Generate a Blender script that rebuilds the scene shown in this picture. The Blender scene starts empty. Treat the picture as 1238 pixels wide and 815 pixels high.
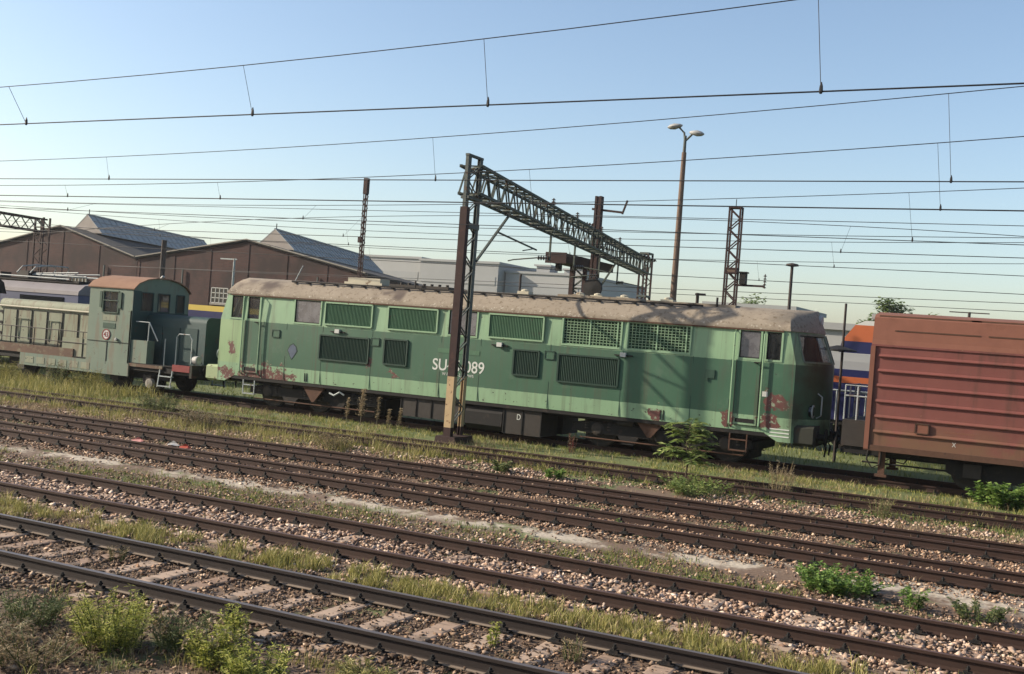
import bpy, math, random
import numpy as np
from mathutils import Vector, Matrix
R = math.radians
random.seed(7); rng = np.random.default_rng(11)
S = bpy.context.scene
C = S.collection

# ---------------------------------------------------------------- camera
cam = bpy.data.cameras.new('camera'); cam_ob = bpy.data.objects.new('camera', cam); C.objects.link(cam_ob)
cam.sensor_width = 36.0; cam.lens = 1350.24 / 1238 * 36.0; cam.clip_end = 4000; cam.clip_start = 0.1
YAW, PITCH, ROLL, EYE = -0.4539, -0.0051, 0.0757, 3.1837
fw = Vector((math.sin(YAW) * math.cos(PITCH), math.cos(YAW) * math.cos(PITCH), math.sin(PITCH)))
r0 = Vector((math.cos(YAW), -math.sin(YAW), 0)); u0 = r0.cross(fw)
rr = math.cos(ROLL) * r0 + math.sin(ROLL) * u0; uu = -math.sin(ROLL) * r0 + math.cos(ROLL) * u0
mw = Matrix((rr, uu, -fw)).transposed().to_4x4(); mw.translation = (0, 0, EYE)
cam_ob.matrix_world = mw
S.camera = cam_ob

# ---------------------------------------------------------------- sky and sun
SUN_AZ, SUN_EL = R(69), R(27)          # azimuth away from the track's normal, to the left behind the viewer
sdir = Vector((-math.sin(SUN_AZ) * math.cos(SUN_EL), -math.cos(SUN_AZ) * math.cos(SUN_EL), math.sin(SUN_EL)))
w = bpy.data.worlds.new('World'); S.world = w; w.use_nodes = True
nt = w.node_tree; nt.nodes.clear()
sky = nt.nodes.new('ShaderNodeTexSky'); sky.sky_type = 'NISHITA'; sky.sun_disc = False
sky.sun_elevation = SUN_EL; sky.sun_rotation = math.atan2(sdir.x, sdir.y)
sky.altitude = 250; sky.air_density = 1.0; sky.dust_density = 1.8; sky.ozone_density = 1.05
bg = nt.nodes.new('ShaderNodeBackground'); bg.inputs[1].default_value = 0.119
out = nt.nodes.new('ShaderNodeOutputWorld')
nt.links.new(sky.outputs[0], bg.inputs[0]); nt.links.new(bg.outputs[0], out.inputs[0])
sl = bpy.data.lights.new('sun', 'SUN'); sl.energy = 5.0; sl.angle = R(0.8); sl.color = (1.0, 0.88, 0.71)
so = bpy.data.objects.new('sun', sl); C.objects.link(so); so.location = (-40, -20, 40)
so.rotation_euler = sdir.to_track_quat('Z', 'Y').to_euler()
S.view_settings.view_transform = 'Standard'; S.view_settings.look = 'None'
S.view_settings.gamma = 1.0; S.view_settings.exposure = 0.74; S.view_settings.use_curve_mapping = False

# ---------------------------------------------------------------- materials
class NT:
    def __init__(s, name):
        s.m = bpy.data.materials.new(name); s.m.use_nodes = True; s.t = s.m.node_tree; s.t.nodes.clear()
        s.out = s.n('OutputMaterial'); s.co = s.n('TexCoord').outputs['Object']
    def n(s, ty): return s.t.nodes.new('ShaderNode' + ty)
    def put(s, sock, v):
        if hasattr(v, 'is_output'): s.t.links.new(v, sock)
        elif v is not None:
            if sock.type == 'RGBA' and len(v) == 3: v = (*v, 1)
            sock.default_value = v
    def math(s, op, a, b=None, c=None, clamp=False):
        n = s.n('Math'); n.operation = op; n.use_clamp = clamp
        s.put(n.inputs[0], a)
        if b is not None: s.put(n.inputs[1], b)
        if c is not None: s.put(n.inputs[2], c)
        return n.outputs[0]
    def mix(s, f, a, b, mode='MIX'):
        n = s.n('Mix'); n.data_type = 'RGBA'; n.blend_type = mode
        s.put(n.inputs[0], f); s.put(n.inputs[6], a); s.put(n.inputs[7], b); return n.outputs[2]
    def noise(s, scale, detail=3, vec=None, rough=.55, stretch=None):
        n = s.n('TexNoise'); n.inputs['Scale'].default_value = scale; n.inputs['Detail'].default_value = detail
        n.inputs['Roughness'].default_value = rough
        v = s.co if vec is None else vec
        if stretch:
            m = s.n('Mapping'); m.inputs['Scale'].default_value = stretch; s.put(m.inputs[0], v); v = m.outputs[0]
        s.put(n.inputs['Vector'], v); return n.outputs[0]
    def step(s, v, lo, hi):
        n = s.n('MapRange'); n.interpolation_type = 'SMOOTHSTEP'
        s.put(n.inputs[0], v); n.inputs[1].default_value = lo; n.inputs[2].default_value = hi; return n.outputs[0]
    def xyz(s, v=None):
        n = s.n('SeparateXYZ'); s.put(n.inputs[0], s.co if v is None else v); return n.outputs
    def isl(s): return s.n('NewGeometry').outputs['Random Per Island']
    def ramp(s, v, stops):
        n = s.n('ValToRGB'); s.put(n.inputs[0], v); e = n.color_ramp.elements
        while len(e) < len(stops): e.new(0.5)
        for i, (p, c) in enumerate(stops): e[i].position = p; e[i].color = (*c, 1)
        return n.outputs[0]
    def done(s, col, rough=.7, metal=0.0, bump=None, bstr=.3, spec=.4, trans=None, dim=.62):
        if dim != 1: col = s.mix(1.0, col if hasattr(col, 'is_output') else (*col, 1), (dim, dim, dim, 1), 'MULTIPLY')
        b = s.n('BsdfPrincipled'); s.put(b.inputs['Base Color'], col); s.put(b.inputs['Roughness'], rough)
        b.inputs['Metallic'].default_value = metal; b.inputs['Specular IOR Level'].default_value = spec
        if bump is not None:
            k = s.n('Bump'); k.inputs['Strength'].default_value = bstr; k.inputs['Distance'].default_value = .02
            s.put(k.inputs['Height'], bump); s.t.links.new(k.outputs[0], b.inputs['Normal'])
        sh = b.outputs[0]
        if trans:
            t = s.n('BsdfTranslucent'); s.put(t.inputs[0], col); x = s.n('MixShader'); x.inputs[0].default_value = trans
            s.t.links.new(sh, x.inputs[1]); s.t.links.new(t.outputs[0], x.inputs[2]); sh = x.outputs[0]
        s.t.links.new(sh, s.out.inputs[0]); return s.m

MAT = {}
def simple(name, col, rough=.7, var=.25, scale=4, metal=0.0, wear=None, wscale=3, wlo=.58, whi=.66, spec=.35, dim=.62):
    k = NT(name)
    nz = k.noise(scale, 4); f = k.math('MULTIPLY_ADD', nz, 2 * var, 1 - var)
    cb = k.n('CombineColor')
    for i in range(3): k.put(cb.inputs[i], f)
    c = k.mix(1.0, col, cb.outputs[0], 'MULTIPLY')
    if wear:
        c = k.mix(k.step(k.noise(wscale, 6, rough=.65), wlo, whi), c, wear)
    MAT[name] = k.done(c, rough, metal, bump=k.noise(scale * 8, 3), bstr=.15, spec=spec, dim=dim)
    return MAT[name]

simple('rust', (.12, .06, .038), .9, .4, 6, wear=(.06, .035, .025))
simple('dark_iron', (.011, .0095, .009), .8, .5, 5, wear=(.035, .024, .018), wscale=5)
simple('iron_grey', (.040, .032, .027), .7, .4, 5, wear=(.05, .033, .023), wscale=4)
simple('wheel_steel', (.022, .018, .016), .7, .4, 6, wear=(.08, .05, .035), wscale=5)
simple('mast_brown', (.042, .017, .015), .8, .35, 5, wear=(.075, .03, .022))
simple('mast_band', (.60, .43, .24), .8, .2, 5, wear=(.22, .12, .06), wscale=7, wlo=.6)
simple('mast_grey', (.11, .125, .115), .75, .3, 5, wear=(.12, .07, .045), wscale=4)
simple('truss_grey', (.085, .10, .082), .8, .3, 3, wear=(.12, .075, .05), wscale=2)
simple('concrete', (.33, .30, .26), .9, .25, 4, wear=(.18, .15, .12), wscale=3)
simple('pole_tan', (.20, .135, .10), .85, .3, 2, wear=(.14, .07, .05), wscale=2)
simple('pole_dark', (.06, .045, .04), .85, .3, 3, wear=(.1, .05, .035))
simple('wire', (.022, .022, .025), .6, .1)
simple('porcelain', (.06, .035, .025), .3, .1)
simple('lamp_white', (.44, .44, .43), .5, .15)
simple('wood', (.15, .11, .08), .9, .35, 6)
simple('cream', (.60, .55, .42), .75, .2, 3, wear=(.25, .18, .12), wscale=4)
simple('white_paint', (.72, .72, .68), .6, .12, 4, wear=(.35, .28, .22), wscale=8, wlo=.62)
simple('pale_rail', (.42, .46, .46), .6, .2, 4, wear=(.2, .13, .1), wscale=6)
simple('dark_green', (.024, .072, .046), .6, .25, 4, wear=(.06, .05, .035), wscale=6, wlo=.66, whi=.7)
simple('lime_pale', (.42, .50, .28), .7, .2, 3, wear=(.18, .13, .08), wscale=5, wlo=.56)
simple('louvre_green', (.085, .195, .108), .6, .2, 3, wear=(.12, .12, .08), wscale=4, wlo=.62)
simple('light_green', (.32, .49, .30), .6, .15, 3, wear=(.16, .11, .07), wscale=5, wlo=.64, whi=.68)
simple('teal', (.026, .068, .066), .65, .25, 3, wear=(.07, .06, .05), wscale=4, wlo=.62)
simple('red_paint', (.26, .03, .03), .6, .2)
simple('letter_white', (.78, .80, .74), .7, .08, 20)
simple('louvre_dark', (.013, .050, .032), .6, .3, 4)
simple('interior', (.34, .35, .34), .8, .2)
simple('dark_olive', (.035, .036, .026), .8, .4, 3, wear=(.08, .03, .022), wscale=2)
simple('asphalt_roof', (.028, .026, .026), .9, .3, .6)
simple('grey_hall', (.37, .37, .36), .8, .10, .25, dim=.8)
simple('grey_hall_dark', (.33, .335, .33), .8, .12, .25, dim=.8)
simple('window_frame', (.55, .55, .52), .7, .1)
simple('yellow', (.75, .55, .10), .5, .1, 2)
simple('blue_deep', (.018, .022, .105), .45, .2, 2)
simple('emblem_blue', (.10, .13, .19), .7, .3, 6, wear=(.05, .05, .06), wscale=9)
simple('blue_grey', (.10, .115, .20), .6, .2, 2)
simple('lilac_roof', (.27, .245, .25), .7, .2, 1.2, wear=(.2, .15, .13), wscale=1.5)
simple('orange', (.60, .15, .05), .5, .1)
simple('white_body', (.75, .74, .70), .5, .08)
simple('brown_body', (.09, .05, .042), .8, .3, 2)
simple('trunk', (.10, .075, .05), .9, .3, 8)
simple('gravel_strip', (.46, .41, .35), .95, .25, 3)
simple('trash_white', (.75, .72, .68), .8, .1); simple('trash_red', (.55, .10, .06), .7, .15); simple('trash_pink', (.65, .30, .28), .8, .15)

k = NT('glass')
b = k.n('BsdfPrincipled'); b.inputs['Base Color'].default_value = (.05, .055, .06, 1); b.inputs['Roughness'].default_value = .12
t = k.n('BsdfTransparent'); t.inputs[0].default_value = (.82, .84, .86, 1)
x = k.n('MixShader'); x.inputs[0].default_value = .25
k.t.links.new(t.outputs[0], x.inputs[1]); k.t.links.new(b.outputs[0], x.inputs[2]); k.t.links.new(x.outputs[0], k.out.inputs[0]); MAT['glass'] = k.m
k = NT('dirty_glass'); MAT['dirty_glass'] = k.done(k.mix(k.step(k.noise(2.5, 5, rough=.7), .3, .7), (.10, .092, .105), (.19, .178, .19)), k.math('MULTIPLY_ADD', k.noise(5, 4), .4, .08), spec=.9)
k = NT('dark_glass'); MAT['dark_glass'] = k.done((.02, .022, .026), .15)

# loco paint: light green above, darker belt, light stripe along the sill, rust and old red lead showing through
k = NT('loco_paint'); X, Y, Z = k.xyz()
wob = k.math('MULTIPLY_ADD', k.noise(8, 2), .02, -.01)
z = k.math('ADD', Z, wob)
up = k.step(z, 2.873, 2.883); st = k.step(z, 1.503, 1.513)
fade = k.noise(.8, 5); fine = k.noise(5, 4, stretch=(1, 1, .25))
dk = k.mix(fade, (.036, .112, .062), (.064, .170, .098)); lt = k.mix(fade, (.24, .42, .24), (.36, .53, .32))
dk = k.mix(k.step(X, -8.25, -8.40), dk, k.mix(fade, (.26, .42, .20), (.42, .56, .30)))
bel = k.mix(st, lt, dk); c = k.mix(up, bel, lt)
c = k.mix(k.math('MULTIPLY', k.step(fine, .5, .75), .28), c, (.10, .10, .07))
streak = k.noise(3, 5, stretch=(2.2, 1, .12)); c = k.mix(k.math('MULTIPLY', k.step(streak, .52, .74), .28), c, (.085, .075, .05))
c = k.mix(k.math('MULTIPLY', k.step(k.noise(2.2, 6, rough=.7), .54, .7), .10), c, (.30, .36, .28))
# old red lead near the left-hand cab's sill and both cab doors
wx = k.math('MULTIPLY_ADD', k.noise(2.3, 5, rough=.7), .9, -.45); wz = k.math('MULTIPLY_ADD', k.noise(3.1, 5, rough=.7, stretch=(1, 2, 1.3)), .8, -.4)
Xw = k.math('ADD', X, wx); Zw = k.math('ADD', Z, wz)
def blob(cx, cz, rx, rz):
    a = k.math('DIVIDE', k.math('SUBTRACT', Xw, cx), rx); bb = k.math('DIVIDE', k.math('SUBTRACT', Zw, cz), rz)
    return k.math('SUBTRACT', 1.0, k.math('SQRT', k.math('ADD', k.math('MULTIPLY', a, a), k.math('MULTIPLY', bb, bb))), clamp=True)
msk = None
for a in ((-7.3, 1.20, 1.9, .55), (-8.75, 2.0, .28, .34), (7.55, 1.35, .28, .4), (8.65, 1.38, .5, .3), (8.85, 1.9, .5, .4), (-3.5, 1.95, .22, .28), (-2.6, 1.63, .2, .12), (-8.9, 1.15, .5, .4), (5.7, 1.25, .3, .3)):
    bl = blob(*a); msk = bl if msk is None else k.math('MAXIMUM', msk, bl)
rn = k.math('ADD', k.math('MULTIPLY', k.noise(3.2, 6, rough=.7), .72), k.math('MULTIPLY', k.noise(13, 6, rough=.75), .28))
rmask = k.step(k.math('ADD', k.math('MULTIPLY', msk, .42), rn), .66, .70)
c = k.mix(rmask, c, k.mix(k.noise(7, 4), (.075, .022, .022), (.24, .085, .070)))
c = k.mix(k.math('MULTIPLY', rmask, k.step(k.noise(9, 6, rough=.7), .56, .6)), c, (.30, .36, .25))
c = k.mix(k.math('MULTIPLY', k.step(X, 8.9, 9.25), k.step(k.noise(1.2, 5), .30, .75)), c, (.038, .050, .030))  # right nose darkened towards olive: the end's shade painted into the colour
run = k.noise(1.0, 5, rough=.6, stretch=(9, 1, .22)); c = k.mix(k.math('MULTIPLY', k.step(run, .56, .70), .42), c, (.10, .065, .04))
chips = k.step(k.math('ADD', k.noise(5.5, 7, rough=.72), k.math('MULTIPLY', k.step(Z, 1.6, 1.2), .045)), .655, .675)
c = k.mix(chips, c, (.045, .035, .028))
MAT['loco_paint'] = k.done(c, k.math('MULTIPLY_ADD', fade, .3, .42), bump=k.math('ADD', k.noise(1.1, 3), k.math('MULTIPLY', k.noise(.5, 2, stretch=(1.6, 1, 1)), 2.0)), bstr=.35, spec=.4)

k = NT('loco_roof'); X, Y, Z = k.xyz()
n1 = k.noise(1.6, 6, rough=.65); n2 = k.noise(9, 5, rough=.7)
c = k.mix(n1, (.23, .185, .135), (.45, .38, .295)); c = k.mix(k.step(n2, .52, .68), c, (.19, .145, .095))
c = k.mix(k.step(k.noise(.55, 3), .58, .68), c, (.12, .09, .075))
c = k.mix(k.math('MULTIPLY', k.step(k.noise(14, 3), .6, .66), k.step(Z, 3.95, 3.8)), c, (.55, .50, .42))
MAT['loco_roof'] = k.done(c, .9, bump=n2, bstr=.2)

# shunter paint: sun-bleached grey green, rusty along the edges
k = NT('shunter_paint'); X, Y, Z = k.xyz()
c = k.mix(k.noise(1.1, 5), (.13, .20, .155), (.25, .30, .225))
c = k.mix(k.math('MULTIPLY', k.step(k.noise(4, 5, stretch=(1.5, 1, .3)), .5, .66), .55), c, (.20, .15, .10))
c = k.mix(k.step(k.noise(5, 6, rough=.7), .64, .67), c, (.07, .045, .035))
MAT['shunter_paint'] = k.done(c, .7, bump=k.noise(3, 3), bstr=.1)
k = NT('hood_paint')
c = k.mix(k.noise(1.3, 5), (.22, .25, .17), (.37, .38, .27)); c = k.mix(k.math('MULTIPLY', k.step(k.noise(4, 6, stretch=(1.5, 1, .25)), .48, .64), .6), c, (.20, .14, .09))
c = k.mix(k.step(k.noise(6, 6, rough=.7), .63, .66), c, (.06, .06, .045))
MAT['hood_paint'] = k.done(c, .75)
simple('rust_brown', (.17, .105, .075), .9, .35, 4, wear=(.26, .22, .15), wscale=3, wlo=.5)
k = NT('rust_orange'); c = k.mix(k.noise(2.5, 6, rough=.7), (.23, .115, .07), (.40, .235, .15)); MAT['rust_orange'] = k.done(c, .9)
# wagon
k = NT('wagon_paint'); X, Y, Z = k.xyz()
c = k.mix(k.noise(1.2, 6, rough=.65, stretch=(1, 1, .5)), (.18, .050, .043), (.28, .090, .072))
low = k.step(Z, 2.1, 1.1); c = k.mix(k.math('MULTIPLY', low, k.step(k.noise(2, 4), .25, .6)), c, (.20, .10, .055))
c = k.mix(k.math('MULTIPLY', k.step(k.noise(2.4, 6, stretch=(1.4, 1, .2)), .52, .7), .5), c, (.09, .045, .03))
c = k.mix(k.step(k.noise(6, 6, rough=.7), .66, .69), c, (.30, .15, .09))
MAT['wagon_paint'] = k.done(c, .75, bump=k.math('ADD', k.noise(2, 3), k.noise(.7, 2)), bstr=.4)
k = NT('wagon_rust'); c = k.mix(k.noise(2.2, 6, rough=.65), (.19, .072, .048), (.31, .128, .082)); c = k.mix(k.math('MULTIPLY', k.step(k.noise(3, 6, stretch=(.6, 1, .6)), .52, .7), .5), c, (.16, .06, .035)); MAT['wagon_rust'] = k.done(c, .9)
# rails: rusty sides, dusty foot paled further to paint in the sunlight on it
k = NT('rail_steel'); X, Y, Z = k.xyz()
c = k.mix(k.noise(9, 4), (.014, .0085, .007), (.034, .019, .015)); c = k.mix(k.step(Z, .052, .042), c, k.mix(k.noise(5, 4), (.20, .145, .105), (.40, .32, .25)))
MAT['rail_steel'] = k.done(c, .85)
k = NT('rail_rusty'); MAT['rail_rusty'] = k.done(k.mix(k.noise(7, 4), (.030, .014, .009), (.070, .032, .021)), .85)
k = NT('rail_top'); MAT['rail_top'] = k.done(k.mix(k.noise(6, 3, stretch=(.1, 1, 1)), (.20, .15, .13), (.34, .29, .27)), .42, .6)
k = NT('rail_top_rusty'); MAT['rail_top_rusty'] = k.done(k.mix(k.noise(6, 4), (.11, .062, .050), (.17, .10, .085)), .6, .2)
def sleeper_mat(name, a, b_, dim=.85):
    k = NT(name); rnd = k.n('ObjectInfo').outputs['Random']
    c = k.mix(rnd, a, b_); c = k.mix(k.step(k.noise(5, 5, stretch=(.3, 1, 1)), .5, .66), c, (.10, .075, .055)); MAT[name] = k.done(c, .9, bump=k.noise(14, 3, stretch=(.3, 1, 1)), bstr=.4, dim=dim)
sleeper_mat('sleeper_pale', (.42, .31, .23), (.26, .17, .12)); sleeper_mat('sleeper_brown', (.16, .11, .08), (.24, .18, .135))
# shed masonry and roofs
k = NT('brick'); bt = k.n('TexBrick'); mp = k.n('Mapping'); mp.inputs['Rotation'].default_value = (R(90), 0, 0); k.put(mp.inputs[0], k.co)
k.t.links.new(mp.outputs[0], bt.inputs['Vector']); bt.inputs['Scale'].default_value = 1.0; bt.inputs['Brick Width'].default_value = .5; bt.inputs['Row Height'].default_value = .16; bt.inputs['Mortar Size'].default_value = .014
bt.inputs['Color1'].default_value = (.062, .020, .016, 1); bt.inputs['Color2'].default_value = (.085, .030, .024, 1); bt.inputs['Mortar'].default_value = (.055, .045, .04, 1)
c = k.mix(k.step(k.noise(.35, 5), .42, .65), bt.outputs[0], (.030, .014, .012))
MAT['brick'] = k.done(c, .9)
k = NT('roof_glazing'); c = k.mix(k.noise(.8, 4), (.36, .37, .36), (.54, .54, .52)); MAT['roof_glazing'] = k.done(c, .8)
k = NT('gable_board'); MAT['gable_board'] = k.done(k.mix(k.noise(1.5, 4), (.34, .29, .25), (.46, .42, .38)), .85)
# ground, stones, plants
k = NT('ground'); X, Y, Z = k.xyz()
n1 = k.noise(.9, 6, rough=.65); n2 = k.noise(14, 4)
soil = k.mix(k.noise(30, 5, rough=.7), (.045, .027, .018), (.19, .13, .09)); green = k.mix(n2, (.06, .085, .028), (.13, .145, .05))
gm = k.step(k.math('ADD', n1, k.math('MULTIPLY', k.step(Y, 21, 26.5), .24)), .53, .64)
sandy = k.math('MULTIPLY', k.math('MULTIPLY', k.step(Y, 15.9, 16.2), k.step(Y, 17.1, 16.7)), k.step(k.noise(.8, 5, rough=.7), .44, .56))
c = k.mix(gm, soil, green); c = k.mix(sandy, c, k.mix(n2, (.27, .23, .18), (.42, .37, .30)))
MAT['ground'] = k.done(c, .95, bump=n2, bstr=.8, dim=1.05)
def stone_mat(name, stops):
    k = NT(name); MAT[name] = k.done(k.mix(k.math('MULTIPLY', k.step(k.noise(.9, 5, rough=.7), .42, .68), .5), k.ramp(k.isl(), stops), (.075, .046, .030)), .9, dim=1.08)
stone_mat('stone_brown', [(0, (.045, .027, .017)), (.35, (.17, .098, .060)), (.75, (.29, .182, .118)), (1, (.52, .39, .28))])
stone_mat('stone_pale', [(0, (.055, .034, .026)), (.28, (.20, .125, .088)), (.7, (.37, .262, .195)), (1, (.60, .475, .38))])
stone_mat('stone_dark', [(0, (.028, .017, .011)), (.5, (.10, .062, .038)), (.85, (.21, .14, .09)), (1, (.44, .33, .24))])
def leaf_mat(name, stops, tr=.3, rough=.6, dim=1.1):
    k = NT(name); MAT[name] = k.done(k.ramp(k.isl(), stops), rough, trans=tr, spec=.25, dim=dim)
leaf_mat('grass_green', [(0, (.055, .085, .020)), (.4, (.11, .145, .030)), (.75, (.20, .215, .05)), (1, (.34, .30, .12))])
leaf_mat('grass_yellow', [(0, (.11, .12, .032)), (.4, (.21, .20, .055)), (.75, (.33, .29, .10)), (1, (.45, .38, .18))])
leaf_mat('grass_dry', [(0, (.12, .085, .045)), (.5, (.22, .165, .09)), (1, (.38, .30, .18))])
leaf_mat('leaf_green', [(0, (.06, .12, .025)), (.5, (.13, .22, .045)), (1, (.26, .36, .10))], .35, .6, 1)
leaf_mat('leaf_mid', [(0, (.07, .12, .03)), (.5, (.17, .23, .06)), (1, (.34, .38, .14))], .35, .6, 1)
leaf_mat('leaf_bright', [(0, (.15, .18, .03)), (.5, (.30, .32, .06)), (1, (.55, .52, .18))], .45)
leaf_mat('leaf_dull', [(0, (.05, .075, .025)), (.5, (.10, .125, .045)), (1, (.18, .19, .08))])
leaf_mat('leaf_tree', [(0, (.06, .10, .025)), (.5, (.11, .16, .045)), (1, (.18, .22, .08))])
leaf_mat('dock_brown', [(0, (.14, .10, .06)), (.5, (.24, .19, .12)), (1, (.36, .30, .20))])

# ---------------------------------------------------------------- mesh helpers
class MB:
    def __init__(s): s.v = []; s.f = []
    def add(s, vs, fs):
        o = len(s.v); s.v += [tuple(p) for p in vs]; s.f += [tuple(i + o for i in f) for f in fs]; return s
    def box(s, x0, x1, y0, y1, z0, z1):
        return s.add([(x0,y0,z0),(x1,y0,z0),(x1,y1,z0),(x0,y1,z0),(x0,y0,z1),(x1,y0,z1),(x1,y1,z1),(x0,y1,z1)],
                     [(0,3,2,1),(4,5,6,7),(0,1,5,4),(1,2,6,5),(2,3,7,6),(3,0,4,7)])
    def beam(s, a, b, wd, h=None, up=(0, 0, 1)):
        a, b = Vector(a), Vector(b); d = (b - a).normalized(); h = h or wd; u = Vector(up)
        if abs(d.dot(u)) > .98: u = Vector((0, 1, 0))
        sx = d.cross(u).normalized(); uy = sx.cross(d)
        o = []
        for p in (a, b):
            for i, j in ((-1,-1),(1,-1),(1,1),(-1,1)): o.append(p + sx * i * wd / 2 + uy * j * h / 2)
        return s.add(o, [(0,1,2,3),(7,6,5,4),(0,4,5,1),(1,5,6,2),(2,6,7,3),(3,7,4,0)])
    def cyl(s, a, b, ra, rb=None, n=10, caps=True):
        a, b = Vector(a), Vector(b); rb = ra if rb is None else rb; d = (b - a).normalized()
        u = Vector((0, 0, 1)) if abs(d.z) < .9 else Vector((1, 0, 0))
        sx = d.cross(u).normalized(); uy = sx.cross(d); o = []
        for p, r in ((a, ra), (b, rb)):
            for i in range(n):
                t = 2 * math.pi * i / n; o.append(p + (sx * math.cos(t) + uy * math.sin(t)) * r)
        f = [(i, (i + 1) % n, n + (i + 1) % n, n + i) for i in range(n)]
        if caps: f += [tuple(range(n - 1, -1, -1)), tuple(range(n, 2 * n))]
        return s.add(o, f)
    def tube(s, pts, r, n=6):
        pts = [Vector(p) for p in pts]; o = []
        for i, p in enumerate(pts):
            d = (pts[min(i + 1, len(pts) - 1)] - pts[max(i - 1, 0)]).normalized()
            u = Vector((0, 0, 1)) if abs(d.z) < .9 else Vector((0, 1, 0))
            sx = d.cross(u).normalized(); uy = sx.cross(d); q = r[i] if isinstance(r, (list, tuple)) else r
            for j in range(n):
                t = 2 * math.pi * j / n; o.append(p + (sx * math.cos(t) + uy * math.sin(t)) * q)
        f = []
        for i in range(len(pts) - 1):
            for j in range(n): f.append((i*n+j, i*n+(j+1)%n, (i+1)*n+(j+1)%n, (i+1)*n+j))
        f += [tuple(range(n - 1, -1, -1)), tuple(range((len(pts)-1)*n, len(pts)*n))]
        return s.add(o, f)
    def prism(s, poly, fn, t0, t1):       # fn(a,b,t) -> point; poly is a list of (a,b)
        n = len(poly); o = [fn(a, b_, t0) for a, b_ in poly] + [fn(a, b_, t1) for a, b_ in poly]
        f = [(i, (i+1)%n, n+(i+1)%n, n+i) for i in range(n)] + [tuple(range(n-1,-1,-1)), tuple(range(n, 2*n))]
        return s.add(o, f)
    def lathe(s, c, prof, n=16, axis='Z'):
        o = []; c = Vector(c)
        for r, h in prof:
            for i in range(n):
                t = 2*math.pi*i/n; a, b_ = r*math.cos(t), r*math.sin(t)
                o.append(c + (Vector((a,b_,h)) if axis == 'Z' else Vector((a,h,b_)) if axis == 'Y' else Vector((h,a,b_))))
        f = []
        for k_ in range(len(prof)-1):
            for i in range(n): f.append((k_*n+i, k_*n+(i+1)%n, (k_+1)*n+(i+1)%n, (k_+1)*n+i))
        f += [tuple(range(n-1,-1,-1)), tuple(range((len(prof)-1)*n, len(prof)*n))]
        return s.add(o, f)
    def mesh(s, name, mat=None, smooth=False):
        me = bpy.data.meshes.new(name); me.from_pydata(s.v, [], s.f)
        import bmesh
        bm = bmesh.new(); bm.from_mesh(me); bmesh.ops.recalc_face_normals(bm, faces=bm.faces); bm.to_mesh(me); bm.free()
        if mat: me.materials.append(MAT[mat])
        if smooth: me.polygons.foreach_set('use_smooth', [True] * len(me.polygons)); 
        if smooth and hasattr(me, 'set_sharp_from_angle'): me.set_sharp_from_angle(angle=R(35))
        return me
    def build(s, name, mat, parent=None, smooth=False, loc=None, rot=None):
        return link(name, s.mesh(name, mat, smooth), parent, loc, rot)
def link(name, me, parent=None, loc=None, rot=None):
    o = bpy.data.objects.new(name, me); C.objects.link(o)
    if parent is not None: o.parent = parent
    if loc is not None: o.location = loc
    if rot is not None: o.rotation_euler = rot
    return o
def tag(o, label=None, cat=None, group=None, kind=None):
    if label: o['label'] = label
    if cat: o['category'] = cat
    if group: o['group'] = group
    if kind: o['kind'] = kind
    return o
def thing(name, label, cat, loc=(0, 0, 0), rz=0, group=None):
    o = bpy.data.objects.new(name, None); C.objects.link(o); o.location = loc; o.rotation_euler = (0, 0, rz)
    o.empty_display_size = .2
    return tag(o, label, cat, group)
def np_mesh(name, verts, faces, mat):      # faces: (n,3) triangles
    me = bpy.data.meshes.new(name)
    me.vertices.add(len(verts)); me.vertices.foreach_set('co', np.ascontiguousarray(verts, dtype=np.float32).ravel())
    n = len(faces); me.loops.add(n * 3); me.loops.foreach_set('vertex_index', np.ascontiguousarray(faces, dtype=np.int32).ravel())
    me.polygons.add(n); me.polygons.foreach_set('loop_start', np.arange(0, n * 3, 3, dtype=np.int32))
    me.update(calc_edges=True); me.validate()
    me.materials.append(MAT[mat]); return me
def text_mesh(name, txt, h, mat, parent, loc, rot, sx=1.0, ext=.003, bold=0.0):
    cu = bpy.data.curves.new(name, 'FONT'); cu.body = txt; cu.size = h / .70; cu.align_x = 'CENTER'; cu.extrude = ext; cu.offset = bold
    tmp = bpy.data.objects.new(name, cu); C.objects.link(tmp)
    dg = bpy.context.evaluated_depsgraph_get(); me = bpy.data.meshes.new_from_object(tmp.evaluated_get(dg))
    bpy.data.objects.remove(tmp); me.materials.clear(); me.materials.append(MAT[mat])
    o = link(name, me, parent, loc, rot); o.scale = (sx, 1, 1); return o
# ---------------------------------------------------------------- ground and tracks
def vnoise(x, y, sc, seed=0):
    r_ = np.random.default_rng(seed); g = r_.random((64, 64)); x = np.asarray(x) * sc; y = np.asarray(y) * sc
    xi = np.floor(x).astype(int); yi = np.floor(y).astype(int); fx = x - xi; fy = y - yi
    fx = fx*fx*(3-2*fx); fy = fy*fy*(3-2*fy)
    a = g[xi % 64, yi % 64]; b_ = g[(xi+1) % 64, yi % 64]; c_ = g[xi % 64, (yi+1) % 64]; d_ = g[(xi+1) % 64, (yi+1) % 64]
    return (a*(1-fx)+b_*fx)*(1-fy) + (c_*(1-fx)+d_*fx)*fy
def fbm(x, y, sc, seed=0): return .55*vnoise(x, y, sc, seed) + .3*vnoise(x, y, sc*2.3, seed+1) + .15*vnoise(x, y, sc*5.1, seed+2)
def gz(y):
    y = np.asarray(y, dtype=float)
    return np.interp(y, [-50, 6, 16.0, 16.6, 17.3, 18.6, 19.2, 19.6, 20.2, 21.4, 23.4, 24.0, 24.6, 25.3, 26.4, 28.2, 29.0, 31.5, 33, 80], [0, 0, 0, .055, .05, .005, .02, .055, .05, .0, .0, .035, .03, .0, .09, .09, .0, .0, .05, .05])

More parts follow.
